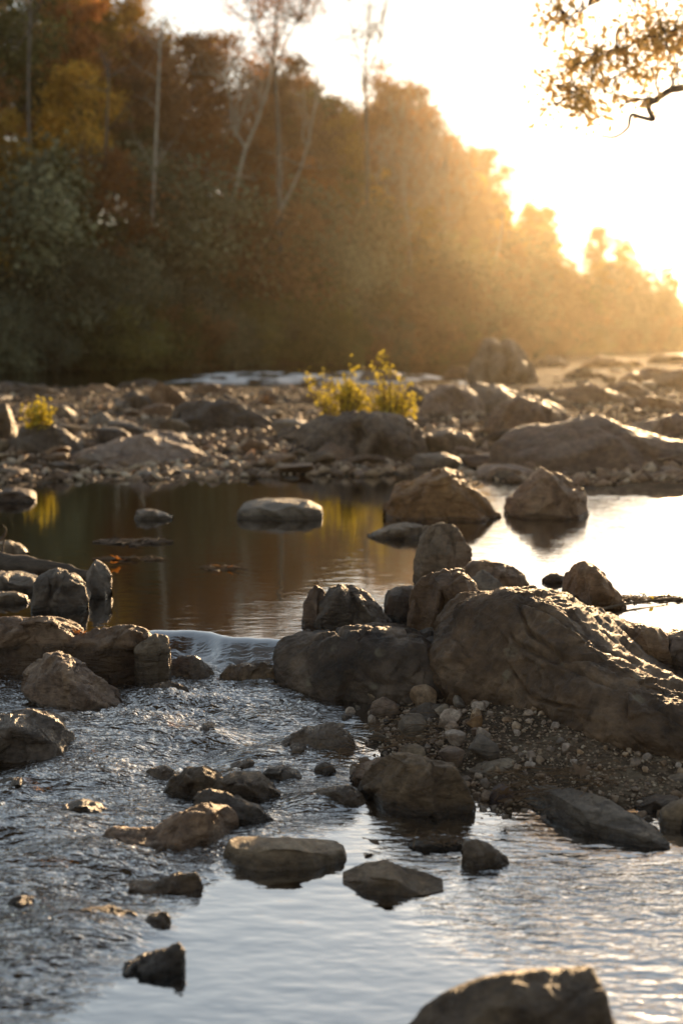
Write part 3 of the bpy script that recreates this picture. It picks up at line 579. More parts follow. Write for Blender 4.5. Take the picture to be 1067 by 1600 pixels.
R([(160, 700), (180, 682), (198, 674), (210, 690), (212, 704)], 708, 'tan', 'U', depth=.3, n=2, res=(50, 30), label='small upright tan rock resting on the broad flat slab')
R([(620, 640), (628, 618), (645, 604), (664, 610), (676, 632)], 646, 'dark', 'U', depth=.9, n=2.2, res=(60, 40), label='dark rock with a bright edge right behind the yellow bush')
R([(656, 648), (668, 618), (690, 602), (730, 603), (748, 624), (762, 650)], 662, 'brown', 'U', depth=1.3, n=2.4, res=(90, 50), label='rounded brown boulder right of the yellow bush')
R([(730, 612), (745, 600), (780, 603), (830, 618), (880, 640), (900, 652)], 660, 'grey', 'U', depth=2.4, n=2.4, ridge=.6, res=(90, 50), label='pale slab sloping down to the right, farthest of three on the right bar')
R([(758, 672), (772, 645), (790, 627), (812, 616), (850, 626), (895, 656), (905, 672)], 694, 'brown', 'U', depth=1.5, n=2.3, res=(100, 54), label='brown slanting slab with a thin sunlit edge, middle of three on the right bar')
R([(764, 712), (772, 688), (800, 673), (850, 664), (932, 651), (982, 668), (1043, 688), (1110, 700), (1190, 730)], 742, 'brown', 'U', depth=2.0, n=2.3, ridge=.5, res=(140, 70), rough=.7, label='longest brown slab with a sunlit crest, nearest of three on the right bar')
R([(1026, 682), (1036, 656), (1056, 646), (1090, 652), (1110, 690)], 700, 'brown', 'U', depth=1.0, n=2.4, res=(60, 40), label='rounded rock cut by the right edge behind the longest slab')
R([(655, 690), (665, 676), (700, 671), (732, 678), (742, 694)], 716, 'grey', 'U', depth=.9, n=4, res=(60, 36), label='flat pale-topped block between the yellow bush and the longest slab')
R([(745, 738), (760, 727), (800, 725), (830, 732), (850, 742)], 748, 'brown', 'U', depth=.7, n=3, res=(60, 36), rough=.5, label='thin flat slab above the gap between the stepped rock and the pyramid rock')
R([(640, 722), (652, 711), (690, 708), (716, 716), (724, 726)], 732, 'grey', 'U', depth=.6, n=3, res=(60, 36), label='flat grey stone directly behind the stepped brown rock')
R([(736, 596), (746, 566), (754, 540), (768, 533), (780, 541), (800, 537), (812, 556), (820, 560), (832, 598)], 606, 'tan', 'U', depth=2.6, n=2.6, res=(90, 70), rough=2.6, facet=1.7, label='tall pale weathered outcrop standing in the far shallows')
for i, (a, b, tp, bs_, mt, lb) in enumerate([
    (850, 1000, 600, 640, 'brown', 'long hazy rock behind the slanting slabs on the right bar'),
    (960, 1110, 575, 612, 'brown', 'far hazy rock with a glinting crest at the right edge'),
    (880, 960, 572, 596, 'dark', 'far low rock just under the sun glow'),
    (835, 905, 615, 640, 'brown', 'hazy rock with a lit top between the slabs and the far shallows'),
    (985, 1075, 618, 650, 'brown', 'hazy rock at the right edge above the rounded one'),
    (20, 110, 605, 628, 'dark', 'far low dark rock on the left of the bar'),
    (110, 190, 600, 622, 'brown', 'far flat rock left of the jagged sunlit one'),
    (300, 372, 598, 626, 'brown', 'rounded rock directly behind the smooth dark boulder'),
    (395, 470, 612, 640, 'dark', 'dark rock on the bar midway between boulder and yellow bush'),
    (905, 1010, 556, 578, 'brown', 'hazy low rock in front of the farthest water under the glow'),
    (830, 890, 557, 574, 'dark', 'small hazy rock right of the pale weathered outcrop'),
    (1010, 1120, 553, 572, 'dark', 'farthest rock at the right edge below the sun'),
    (690, 745, 574, 596, 'brown', 'rounded rock at the left foot of the pale weathered outcrop'),
    (560, 640, 578, 600, 'dark', 'dark rock in the far shallows above the yellow bush'),
    (930, 1030, 596, 622, 'brown', 'wide hazy slab in the middle of the right bar'),
    (-20, 60, 596, 612, 'dark', 'dark rock near the far bank at the left edge'),
    (200, 262, 592, 606, 'dark', 'low dark rock in the far shallows behind the jagged sunlit one')]):
    w = b-a; h = bs_-tp
    R([(a, bs_-h*.25), (a+w*random.uniform(.08, .2), tp+h*random.uniform(.1, .5)), (a+w*random.uniform(.28, .45), tp), (a+w*random.uniform(.55, .7), tp+h*random.uniform(.0, .3)), (a+w*.85, tp+h*random.uniform(.3, .6)), (b, bs_-h*.15)], bs_, mt, 'U', n=2.4, res=(60, 36), label=lb)
# --- scattered stones of the bars: prototypes copied
def blob(sd, n=2.2, flat=.6, res=(26, 18), cuts=7, rough=.05):
    rg = np.random.default_rng(sd)
    th = np.linspace(0, pi, res[1])[:, None]; ph = np.linspace(0, 2*pi, res[0], endpoint=False)[None]
    V = np.stack([np.sin(th)*np.cos(ph), np.sin(th)*np.sin(ph), np.cos(th)+0*ph], -1).reshape(-1, 3)
    V = V/(np.abs(V)**n).sum(-1)[:, None]**(1/n)
    V *= np.array([1, rg.uniform(.6, .85), flat*rg.uniform(.7, 1.1)])
    for _ in range(cuts):
        d = rg.normal(size=3); d /= np.linalg.norm(d); pr = V@d; lim = np.quantile(pr, rg.uniform(.75, .92))
        V = V-(np.clip(pr-lim, 0, None)*.9)[:, None]*d
    nn = V/np.linalg.norm(V, axis=1)[:, None]
    V = V+nn*(rough*fbm(V[:, 0]*2+sd, V[:, 1]*2, V[:, 2]*2, 3))[:, None]
    return mesh_np('stone', V*.5, grid_faces(res[1], res[0], True)[:, ::-1], None)
BL = [blob(300+i, flat=f, cuts=9, rough=.08) for i, f in enumerate((.5, .35, .6, .45, .75, .3))]
PB = [blob(400+i, flat=f, cuts=10, rough=.05, res=(26, 18)) for i, f in enumerate((.6, .5, .7, .8, .55))]
def place(me, mat, name, x, y, z, s, rz=None, tilt=.25, label='', cat='rock', group=None):
    if not me.materials: me.materials.append(mat)
    o = link(name, me, loc=(x, y, z))
    o.material_slots[0].link = 'OBJECT'; o.material_slots[0].material = mat
    o.scale = (s, s, s*(.62 if s > .19 else 1)); o.rotation_euler = (random.uniform(-tilt, tilt), random.uniform(-tilt, tilt), random.uniform(0, 6.28) if rz is None else rz)
    return tag(o, label, cat, group)
nfar = 0; taken = []
tries = 0
while nfar < 285 and tries < 4000:
    tries += 1
    px = random.uniform(-60, 1120); py = random.choice([random.uniform(604, 756), random.uniform(690, 752), random.uniform(566, 640)])
    if py < 600 and px < 830: continue
    x, y = at_level(px, py, UP+.03); x, y = float(x), float(y)
    if polydist(np.array([x]), np.array([y]), MBAR)[0] < -.25: continue
    s = random.choice([.22, .3, .4, .6, .85 if 17 < y < 32 else .3, .5])*random.uniform(.7, 1.3)*(1+min(15, max(0, y-20))*.012)
    if any((x-a)**2+(y-b)**2 < (s*.3+c*.3)**2 for a, b, c in taken): continue
    taken.append((x, y, s)); z = float(ground_z(np.array([x]), np.array([y]))[0])
    mt = random.choice(['brown', 'brown', 'grey', 'dark', 'tan'])
    nr = y < 19
    place(random.choice(BL), M[mt+'U'], 'stone', x, y, z+s*.08, s, label='stone on the near shore of the far bar' if nr else ('stone in the hazy right part of the far bar' if px > 700 else 'loose stone among the boulders of the far bar'),
          cat='stone', group='stones on the near shore of the far bar' if nr else ('stones on the hazy right of the far bar' if px > 700 else 'stones among the far bar boulders'))
    nfar += 1
# cobbles and pebbles of the near gravel
def in_poly(x, y, P): return polydist(np.array([x]), np.array([y]), P)[0]
tk = []
for k in range(3000):
    if len(tk) >= 290: break
    u = random.random()
    px = random.uniform(520, 760) if u < .62 else random.uniform(520, 1090); py = random.uniform(1085, 1310)
    x, y = [float(q) for q in at_level(px, py, .03)]
    d = in_poly(x, y, GBAR)
    if d < -.03: continue
    if px > 690 and py < 1100+(px-690)*.28: continue
    big = u < .62 and py < 1200
    s = random.choice([random.uniform(.056, .12), random.uniform(.09, .17)]) if big and random.random() < .6 else random.uniform(.024, .062)
    if any((x-a)**2+(y-b)**2 < (s*.42+c*.42)**2 for a, b, c in tk): continue
    tk.append((x, y, s)); z = float(ground_z(np.array([x]), np.array([y]))[0])
    if s > .055:
        place(random.choice(PB+PB+[BL[0], BL[2], BL[4]]), random.choice([M['pebble'], M['pebble'], M['greyL'], M['brownL'], M['tanL']]), 'cobble', x, y, z+s*.2, s, tilt=.35, label='fist-sized cobble on the gravel below the two big boulders', cat='cobble', group='cobbles on the near gravel')
    else:
        place(random.choice(PB), M['pebble'], 'pebble', x, y, z+s*.14, s, tilt=.35, label='small pebble on the gravel below the two big boulders', cat='pebble', group='pebbles on the near gravel')
# fine gravel: nobody could count it
def scatter_stuff(name, n, poly, pxr, pyr, lvl, s0, s1, mat, label, dmin=-.05):
    base = np.array([[1,0,0],[0,1,0],[-1,0,0],[0,-1,0],[0,0,.6],[0,0,-.6]], float)*.5
    fc = np.array([[0,1,4],[1,2,4],[2,3,4],[3,0,4],[1,0,5],[2,1,5],[3,2,5],[0,3,5]])
    px = RG.uniform(*pxr, n); py = RG.uniform(*pyr, n); x, y = at_level(px, py, lvl)
    k = polydist(x, y, poly) > dmin; x, y = x[k], y[k]; n = len(x); z = ground_z(x, y)
    s = s0*(s1/s0)**(RG.random(n)**1.6)
    a = RG.uniform(0, 6.28, n); j = RG.uniform(.55, 1.2, (n, 6, 3))
    V = base[None]*j*s[:, None, None]
    tl = RG.normal(0, .4, (n, 1)); V[..., 2] += V[..., 0]*tl
    ca, sa = np.cos(a)[:, None], np.sin(a)[:, None]
    V = np.stack([V[..., 0]*ca-V[..., 1]*sa, V[..., 0]*sa+V[..., 1]*ca, V[..., 2]], -1)+np.stack([x, y, z+s*.12], -1)[:, None]
    Fq = (fc[None]+np.arange(n)[:, None, None]*6).reshape(-1, 3)
    o = link(name, mesh_np(name, V.reshape(-1, 3), Fq, mat, smooth=False)); tag(o, label, 'gravel', kind='stuff'); return o
def grav_mat():
    m, nt, out = newmat('gravel_grit')
    geo = nt.nodes.new('ShaderNodeNewGeometry')
    c = ramp(nt, geo.outputs['Random Per Island'], [(0, (.12, .072, .042)), (.5, (.30, .19, .115)), (.85, (.48, .34, .22)), (1, (.62, .50, .36))])
    bs = N(nt, 'ShaderNodeBsdfPrincipled', Roughness=.65); nt.links.new(c, bs.inputs['Base Color']); nt.links.new(bs.outputs[0], out.inputs[0]); return m
M['grit'] = grav_mat()
scatter_stuff('gravel', 12000, GBAR, (505, 1120), (1075, 1312), .02, .006, .024, M['grit'], 'fine brown gravel at the foot of the boulders')
scatter_stuff('gravel', 15000, MBAR, (-150, 1200), (612, 760), UP, .035, .22, M['grit'], 'coarse gravel and broken stone of the far bar', -.3)
# ------------------------------------------------------------------ tubes, twigs, leaves
def tube(path, radii, k=6):
    P = np.array(path, float); n = len(P); r = np.array(radii, float)
    T = np.gradient(P, axis=0); T /= np.linalg.norm(T, axis=1)[:, None]+1e-9
    ref = np.array([.37, .51, .78]); A = np.cross(T, ref); A /= np.linalg.norm(A, axis=1)[:, None]+1e-9
    B = np.cross(T, A); a = np.linspace(0, 2*pi, k, endpoint=False)
    V = P[:, None]+r[:, None, None]*(np.cos(a)[None, :, None]*A[:, None]+np.sin(a)[None, :, None]*B[:, None])
    return V.reshape(-1, 3), grid_faces(n, k, True)
def merge(parts):
    Vs, Fs, o = [], [], 0
    for V, Fq in parts: Vs.append(V); Fs.append(Fq+o); o += len(V)
    return np.concatenate(Vs), np.concatenate(Fs)
def wiggle(p0, p1, n, amp, rg, sag=0):
    p0 = np.array(p0, float); p1 = np.array(p1, float); t = np.linspace(0, 1, n)[:, None]
    d = np.linalg.norm(p1-p0); P = p0+(p1-p0)*t
    w = np.cumsum(rg.normal(0, 1, (n, 3)), 0); w -= t*w[-1]; w /= max(1, n**.5)
    P = P+w*amp*d; P[:, 2] += sag*d*4*(t*(1-t))[:, 0]; return P
def quads(cen, size, rg, up=.0, aspect=1.6):
    n = len(cen); d1 = rg.normal(size=(n, 3)); d1[:, 2] *= (1-up); d1 /= np.linalg.norm(d1, axis=1)[:, None]
    d2 = np.cross(d1, rg.normal(size=(n, 3))); d2 /= np.linalg.norm(d2, axis=1)[:, None]+1e-9
    d3 = np.cross(d1, d2)
    s = (size*rg.uniform(.6, 1.3, n))[:, None]
    V = np.stack([cen-d1*s*.5, cen+d2*s*.5/aspect+d3*s*.08, cen+d1*s*.5, cen-d2*s*.5/aspect+d3*s*.08], 1)
    return V.reshape(-1, 3), np.arange(n*4).reshape(-1, 4)
# ------------------------------------------------------------------ tree prototypes (10 m tall, scaled when placed)
def tree_proto(sd, leaves=11000, spread=.30, low=.22, lean=0., leafsize=.19, bare=False, rad=.13, thin=1.):
    rg = np.random.default_rng(sd); Ht = 10.
    top = np.array([rg.normal(0, .4)+lean*Ht*.45, rg.normal(0, .4), Ht*.97])
    tr = wiggle((0, 0, -.4), top, 14, .03, rg)
    rr = rad*(1-np.linspace(0, 1, 14)**1.1)+.015
    parts = [tube(tr, rr, 7)]; clumps = []
    nl = 16 if not bare else 15
    for i in range(nl):
        f = low+(.97-low)*(i+rg.random())/nl
        p = np.array([np.interp(f, np.linspace(0, 1, 14), tr[:, k]) for k in range(3)])
        az = i*2.4+rg.normal(0, .4)
        ln = Ht*spread*(1-.62*((f-low)/(1-low))**1.4)*rg.uniform(.65, 1.2)*(.6+.4*min(1, (f-low)*5))
        up = .35+.9*f if not bare else .9+.6*f
        e = p+ln*np.array([cos(az), sin(az), up*rg.uniform(.5, 1.1)])/(math.hypot(1, up)*.8)
        br = wiggle(p, e, 8, .06, rg, .04)
        r0 = np.interp(f, np.linspace(0, 1, 14), rr)*.5*thin
        parts.append(tube(br, np.linspace(r0, .014, 8), 5))
        for q in range(6 if not bare else 8):
            t = rg.uniform(.25, 1); b = np.array([np.interp(t, np.linspace(0, 1, 8), br[:, k]) for k in range(3)])
            e2 = b+rg.normal(0, 1, 3)*ln*.24+np.array([0, 0, ln*.12*(2.2 if bare else 1)])
            parts.append(tube(wiggle(b, e2, 5, .08, rg), np.linspace(r0*.35+.006, .008, 5), 4)); clumps.append((e2, ln)); clumps.append((b*.4+e2*.6, ln))
            if bare:
                for _ in range(3):
                    e3 = e2+rg.normal(0, 1, 3)*ln*.13+np.array([0, 0, ln*.1]); parts.append(tube(wiggle((b+e2)/2, e3, 4, .08, rg), np.linspace(.012, .005, 4), 3))
    wood = mesh_np('trunk', *merge(parts), None)
    if not leaves: return wood, None
    per = leaves//len(clumps); cs = []
    for c, ln in clumps:
        if rg.random() < .12: continue
        m_ = int(per*rg.uniform(.4, 1.9)); sg = rg.uniform(.25, .55)*(ln/3+.35)
        cs.append(c+rg.normal(0, 1, (m_, 3))*sg*np.array([1, 1, .62]))
    crown = mesh_np('crown', *quads(np.concatenate(cs), leafsize, rg), None, smooth=False)
    return wood, crown
def shrub_proto(sd, leaves=8000, leafsize=.17, h=4.):
    rg = np.random.default_rng(sd); parts = []; cs = []
    for i in range(26):
        az = rg.uniform(0, 6.28); r = h*.75*rg.random()**.6; z = h*rg.uniform(.25, .95)*(1-.45*(r/h)**1.5)
        e = np.array([cos(az)*r, sin(az)*r, z]); b = np.array([cos(az)*r*.25, sin(az)*r*.25, -.3])
        parts.append(tube(wiggle(b, e, 7, .07, rg, .03), np.linspace(.05, .012, 7), 4))
        for _ in range(5):
            c = e+rg.normal(0, .4, 3); parts.append(tube(wiggle(b*.3+e*.7, c, 4, .05, rg), np.linspace(.015, .006, 4), 3))
            m_ = int(leaves/130*rg.uniform(.5, 1.6)); cs.append(c+rg.normal(0, 1, (m_, 3))*rg.uniform(.25, .5)*np.array([1, 1, .7]))
        m_ = int(leaves/60); t = rg.random((m_, 1)); cs.append(b*(1-t)+e*t+rg.normal(0, .45, (m_, 3)))
    return mesh_np('trunk', *merge(parts), None), mesh_np('crown', *quads(np.concatenate(cs), leafsize, rg), None, smooth=False)
TP = [tree_proto(21), tree_proto(22, spread=.34, low=.15), tree_proto(23, spread=.26, low=.3, leaves=9000), tree_proto(24, leaves=5200, spread=.3, low=.35), tree_proto(25, leaves=12500, spread=.36, low=.12), tree_proto(26, spread=.22, low=.1, leaves=9500)]
BP = [tree_proto(31, leaves=0, bare=True, spread=.3, low=.4, rad=.10), tree_proto(32, leaves=1100, bare=True, spread=.28, low=.38, lean=.5, rad=.11)]
SP = [shrub_proto(41), shrub_proto(42), shrub_proto(43, h=3.4)]
def setm(o, m):
    if not o.data.materials: o.data.materials.append(m)
    o.material_slots[0].link = 'OBJECT'; o.material_slots[0].material = m
def put(proto, name, label, cat, x, y, z, s, crown_m, bark, group=None, rz=None, sz=None, stem='trunk', crown='crown'):
    t = thing(name, label, cat, (x, y, z), group)
    t.rotation_euler = (0, 0, random.uniform(0, 6.28) if rz is None else rz); t.scale = (s, s, sz or s)
    a = link(stem, proto[0], t); setm(a, bark)
    if proto[1]: b = link(crown, proto[1], t); setm(b, crown_m)
    return t
# skyline of the wood in photo pixels, used to size the trees
SKY = [(-400, -330), (-100, -200), (0, -120), (130, -60), (200, -10), (262, 10), (290, 40), (330, 30), (360, 60), (430, 70), (480, 130), (520, 150), (590, 150), (640, 125), (668, 160), (700, 215), (740, 235), (790, 275), (830, 295), (870, 308), (910, 324), (950, 343), (985, 366), (1020, 392), (1100, 392), (1500, 388), (2500, 380)]
def skyz(x, y):
    px, _ = pxy(x, y, 5.); py = np.interp(px, [a for a, b in SKY], [b for a, b in SKY])
    return float(at_Y(px, py, y)[1]), float(px)
def bankpt(s):
    P = np.array(BK); d = np.r_[0, np.cumsum(np.linalg.norm(np.diff(P, axis=0), axis=1))]
    x, y = np.interp(s, d, P[:, 0]), np.interp(s, d, P[:, 1]); x2, y2 = np.interp(s+1, d, P[:, 0]), np.interp(s+1, d, P[:, 1])
    t = np.array([x2-x, y2-y]); t /= np.linalg.norm(t)+1e-9; return np.array([x, y]), np.array([-t[1], t[0]])
Lb = np.linalg.norm(np.diff(np.array(BK), axis=0), axis=1).sum()
GRP = {'rust': ('rust-coloured', 'rust trees on the far hillside'), 'gold': ('golden', 'golden trees on the far hillside'), 'olive': ('olive green', 'olive trees on the far hillside'), 'brown': ('brown-leaved', 'brown trees on the far hillside')}
def gz(x, y): return float(ground_z(np.array([x]), np.array([y]))[0])
ntree = 0
for row, (off, step, frac) in enumerate([(4.5, 4.6, .58), (9, 5.0, .76), (14.5, 5.6, .92), (21, 6.5, 1.0), (29, 8, 1.0)]):
    s = 0.
    while s < Lb:
        p, nrm = bankpt(s); y0 = p[1]
        s += step*random.uniform(.75, 1.25)*(1 if y0 < 90 else 1.1)
        q = p+nrm*(off*random.uniform(.85, 1.15)); x, y = float(q[0]), float(q[1])
        if y < 20: continue
        zt, px = skyz(x, y)
        if px < -320 or px > 1500: continue
        if px > 1150 and random.random() < .4: continue
        z = gz(x, y); hgt = (zt*frac*random.uniform(.86, 1.02)-z) if frac < .99 else (zt*random.uniform(.84, 1.01)-z)
        hgt = min(max(hgt, 3.5), 19)
        if px < 230: w = (.22, .38, .22, .18)
        elif px < 520: w = (.42, .12, .12, .34)
        elif px < 720: w = (.38, .32, .08, .22)
        else: w = (.25, .45, .1, .2)
        if row == 0: w = (.15, .15, .45, .25)
        c = random.choices(['rust', 'gold', 'olive', 'brown'], w)[0]
        pr = random.choice(TP); desc, gr = GRP[c]
        put(pr, 'tree', '%s tree in the dense wood on the far hillside' % desc, 'tree', x, y, z-.1, hgt/10., LEAF[c], M['midbark'], gr, sz=hgt/10.)
        ntree += 1
for i in range(15):
    q, nrm = bankpt(random.uniform(.27, .60)*Lb); q = q+nrm*random.uniform(3, 11); x, y = float(q[0]), float(q[1]); zt, px = skyz(x, y)
    if not -200 < px < 760: continue
    hg = random.uniform(.55, .95)*(zt-gz(x, y)); hg = min(max(hg, 5), 15)
    put(BP[i % 2], 'tree', 'leafless grey-stemmed tree among the bushes of the far bank', 'tree', x, y, gz(x, y)-.1, hg/10, LEAF['brown'], M['palebark'], 'leafless grey trees on the far bank')
# shrubs along the waterline
for row, (off, step, sc_) in enumerate([(.6, 2.6, .72), (3.2, 3.0, 1.15), (6.5, 3.6, 1.5)]):
    s = 0.
    while s < Lb:
        p, nrm = bankpt(s); s += step*random.uniform(.7, 1.3)*(1 if p[1] < 80 else 1.6)
        q = p+nrm*(off*random.uniform(.7, 1.4)); x, y = float(q[0]), float(q[1])
        _, px = skyz(x, y)
        if y < 20 or px < -250 or px > 1250: continue
        c = random.choices(['dusk', 'olive', 'brown'], (.55, .25, .2) if px < 500 else (.3, .3, .4))[0]
        k = sc_*random.uniform(.75, 1.25)
        put(random.choice(SP), 'shrub', {'dusk': 'grey-green bush at the foot of the far wooded bank', 'olive': 'olive green bush at the foot of the far wooded bank', 'brown': 'brownish bush at the foot of the far wooded bank'}[c], 'bush',
            x, y, gz(x, y)-.1, k, LEAF[c], M['bark'], {'dusk': 'grey-green bushes on the far bank', 'olive': 'olive bushes on the far bank', 'brown': 'brown bushes on the far bank'}[c], stem='stems', crown='foliage')
# special pale or bare trees (base px, base py, distance, top px,py)
def custom_trunk(name, label, pts, Y, r0, r1, bark, forks=(), parent_cat='tree', twigs=0, sd=1, leafm=None):
    rg = np.random.default_rng(sd)
    W = []
    for path, ra, rb in [(pts, r0, r1)]+list(forks):
        P = np.array([(at_Y(a, b, Y+dy)[0], Y+dy, at_Y(a, b, Y+dy)[1]) for a, b, dy in path], float)
        Q = cr(P, np.linspace(0, len(P)-1, 18)); W.append((Q, np.linspace(ra, rb, 18)*.65))
    q0, r_ = W[0]; g0 = np.array([q0[0][0]-.3*(q0[1][0]-q0[0][0]), q0[0][1], gz(q0[0][0], q0[0][1])-.2])
    if g0[2] < q0[0][2]: tt = np.linspace(0, 1, 7)[:-1, None]; W[0] = (np.concatenate([g0+(q0[0]-g0)*tt, q0]), np.concatenate([np.linspace(r_[0]*1.5, r_[0]*1.02, 6), r_]))
    base = W[0][0][0].copy(); t = thing(name, label, parent_cat, tuple(base))
    parts = [tube(W[0][0]-base, W[0][1], 8)]; tips = []
    lim = []
    for Q, r in W[1:]: lim.append(tube(Q-base, r, 6))
    for Q, r in W:
        for _ in range(twigs):
            f = rg.uniform(.3, 1); b = np.array([np.interp(.25+.75*f if len(Q) > 18 else f, np.linspace(0, 1, len(Q)), Q[:, k]) for k in range(3)])
            e = b+rg.normal(0, 1, 3)*1.0+np.array([0, 0, 1.1]); lim.append(tube(wiggle(b, e, 7, .06, rg)-base, np.linspace(.04, .012, 7), 4)); tips.append(e)
            for _ in range(5):
                g_ = rg.uniform(.3, 1); b2 = b+(e-b)*g_; e2 = b2+rg.normal(0, .5, 3)+np.array([0, 0, .4]); lim.append(tube(wiggle(b2, e2, 5, .06, rg)-base, np.linspace(.018, .007, 5), 3)); tips.append(e2)
    link('trunk', mesh_np('trunk', *merge(parts), bark), t)
    if lim: link('branches', mesh_np('branches', *merge(lim), bark), t)
    if leafm:
        cs = np.concatenate([e-base+rg.normal(0, .25, (int(rg.uniform(6, 26)), 3)) for e in tips]); link('foliage', mesh_np('foliage', *quads(cs, .16, rg), leafm, smooth=False), t)
    return t
custom_trunk('bare_tree', 'pale curving sycamore trunk that forks on the middle of the hillside', [(345, 420, 0), (362, 330, 0), (372, 280, 0), (384, 232, 0), (402, 190, 0), (420, 130, 0), (432, 60, 0)], 75.5, .24, .07, M['palebark'], [([(384, 232, 0), (374, 215, 0), (366, 205, 0), (360, 160, 0), (352, 110, 0)], .12, .04)], twigs=12, sd=3)
custom_trunk('bare_tree', 'pale slender trunk leaning right beside the forked sycamore', [(405, 400, 0), (428, 350, 0), (448, 310, 0), (470, 262, 0), (486, 200, 0), (498, 120, 0)], 77, .16, .05, M['palebark'], twigs=9, sd=4)
custom_trunk('bare_tree', 'straight pale trunk in the left middle of the hillside', [(238, 350, 0), (240, 300, 0), (244, 220, 0), (248, 130, 0), (252, 40, 0)], 73.5, .17, .07, M['palebark'], twigs=8, sd=5)
custom_trunk('bare_tree', 'thin grey trunk left of the straight pale one', [(164, 350, 0), (166, 300, 0), (165, 250, 0), (168, 180, 0), (172, 90, 0)], 71, .13, .05, M['midbark'], twigs=7, sd=6)
custom_trunk('bare_tree', 'dark straight trunk in the thicket at the far left', [(46, 330, 0), (46, 230, 0), (45, 140, 0), (47, 40, 0), (48, -60, 0)], 67.5, .16, .07, M['midbark'], twigs=6, sd=7)
custom_trunk('bare_tree', 'leafless tree standing pale against the sky above the wood', [(574, 260, 0), (572, 180, 0), (570, 110, 0), (576, 40, 0), (578, -60, 0)], 96, .2, .05, M['midbark'], [([(572, 150, 0), (560, 90, 0), (548, 30, 0), (545, -30, 0)], .09, .03), ([(571, 130, 0), (592, 70, 0), (602, 10, 0), (606, -40, 0)], .09, .03)], twigs=16, sd=8)
custom_trunk('bare_tree', 'thinly leaved tall tree on the crest left of the sky gap', [(436, 230, 0), (432, 150, 0), (428, 90, 0), (432, 30, 0), (440, -50, 0)], 80, .2, .05, M['midbark'], [([(430, 120, 0), (450, 60, 0), (480, 10, 0), (500, -30, 0)], .1, .03), ([(430, 110, 0), (405, 50, 0), (385, 0, 0), (375, -40, 0)], .1, .03)], twigs=18, sd=9, leafm=LEAF['rust'])
custom_trunk('bare_tree', 'thin pale trunk low in the haze below the sunlit tree tops', [(772, 440, 0), (776, 400, 0), (782, 370, 0), (786, 330, 0)], 113, .2, .1, M['palebark'], twigs=4, sd=10)
# ------------------------------------------------------------------ the yellow bush and the small plant
def leafy_bush(name, label, px0, px1, ptop, pbase, Y, nst, leaf, lm, sd, tall=()):
    rg = np.random.default_rng(sd); bx, z0 = [float(q) for q in at_Y((px0+px1)/2, pbase, Y)]
    W = (px1-px0)/F*Y; Hh = float(at_Y(0, ptop, Y)[1])-z0
    t = thing(name, label, 'bush', (bx, Y, z0)); st = []; lv = []
    for i in range(nst):
        ex = rg.uniform(-.5, .5)*W; hz = Hh*(1-1.6*(ex/W)**2)*rg.uniform(.55, 1)
        e = np.array([ex, rg.uniform(-.3, .3)*W*.8, hz]); P = wiggle((ex*.25, 0, -.1), e, 8, .05, rg, .02); st.append(tube(P, np.linspace(.012, .004, 8), 4))
        m_ = int(34*rg.uniform(.3, 1.7)); tt = rg.uniform(.35, 1.05, m_)
        c = np.stack([np.interp(tt, np.linspace(0, 1, 8), P[:, k]) for k in range(3)], 1)+rg.normal(0, .055, (m_, 3)); lv.append(c)
    for (a, b) in tall:
        X, Z = at_Y(a, b, Y); P = wiggle((float(X-bx)*.4, 0, 0), (float(X)-bx, rg.uniform(-.1, .1), float(Z)-z0), 10, .03, rg); st.append(tube(P, np.linspace(.012, .003, 10), 4))
        m_ = 16; tt = rg.uniform(.6, 1, m_); lv.append(np.stack([np.interp(tt, np.linspace(0, 1, 10), P[:, k]) for k in range(3)], 1)+rg.normal(0, .04, (m_, 3)))
    link('stems', mesh_np('stems', *merge(st), M['twig']), t)
    link('foliage', mesh_np('foliage', *quads(np.concatenate(lv), leaf, rg, aspect=1.5), lm, smooth=False), t)
    return t
leafy_bush('bush', 'left clump of the bright yellow bush on its dark root mound', 494, 578, 598, 655, 18.0, 38, .050, LEAF['yellow'], 51, [(475, 578), (480, 590), (505, 575), (540, 580), (556, 566), (548, 584), (490, 600), (520, 588), (566, 592)])
leafy_bush('bush', 'right clump of the bright yellow bush on its dark root mound', 574, 646, 603, 655, 17.9, 33, .050, LEAF['yellow'], 52, [(592, 560), (601, 545), (608, 562), (585, 575), (598, 572), (625, 590), (640, 598)])
leafy_bush('plant', 'small yellow-leaved plant on the dark rock at the far left', 42, 84, 628, 668, 17.0, 12, .055, LEAF['yellow'], 53, [(70, 626), (58, 636)])
leafy_bush('plant', 'tuft of yellow grass and leaves among the far left rocks', 150, 180, 632, 655, 26, 6, .05, LEAF['straw'], 54)
leafy_bush('plant', 'low dull yellow plant right of the smooth dark boulder', 402, 428, 612, 640, 28, 6, .05, LEAF['straw'], 55)
# root mound below the bush
R([(462, 712), (478, 668), (508, 652), (560, 647), (612, 649), (645, 660), (668, 705)], 722, 'dark', 'U', depth=1.7, n=2.8, ridge=.35, res=(100, 60), rough=1.6, name='root_mound', cat='mound', label='dark earth and root mound under the yellow bush')
rg = np.random.default_rng(77); parts = []
for i in range(46):
    a = rg.uniform(470, 655); b = rg.uniform(655, 690); c = a+rg.uniform(-45, 45); d = b+rg.uniform(12, 42)
    X0, Z0 = at_Y(a, b, 17.4); X1, Z1 = at_Y(c, d, 16.6)
    parts.append(tube(wiggle((X0, 17.4, Z0), (X1, 16.6, max(Z1, UP)), 8, .08, rg, .04), np.linspace(.02, .006, 8), 4))
V, Fq = merge(parts); V, c = recenter(V)
tag(link('driftwood_tangle', mesh_np('driftwood_tangle', V, Fq, M['drift']), loc=c), 'tangle of dry roots and twigs below the yellow bush', 'driftwood')
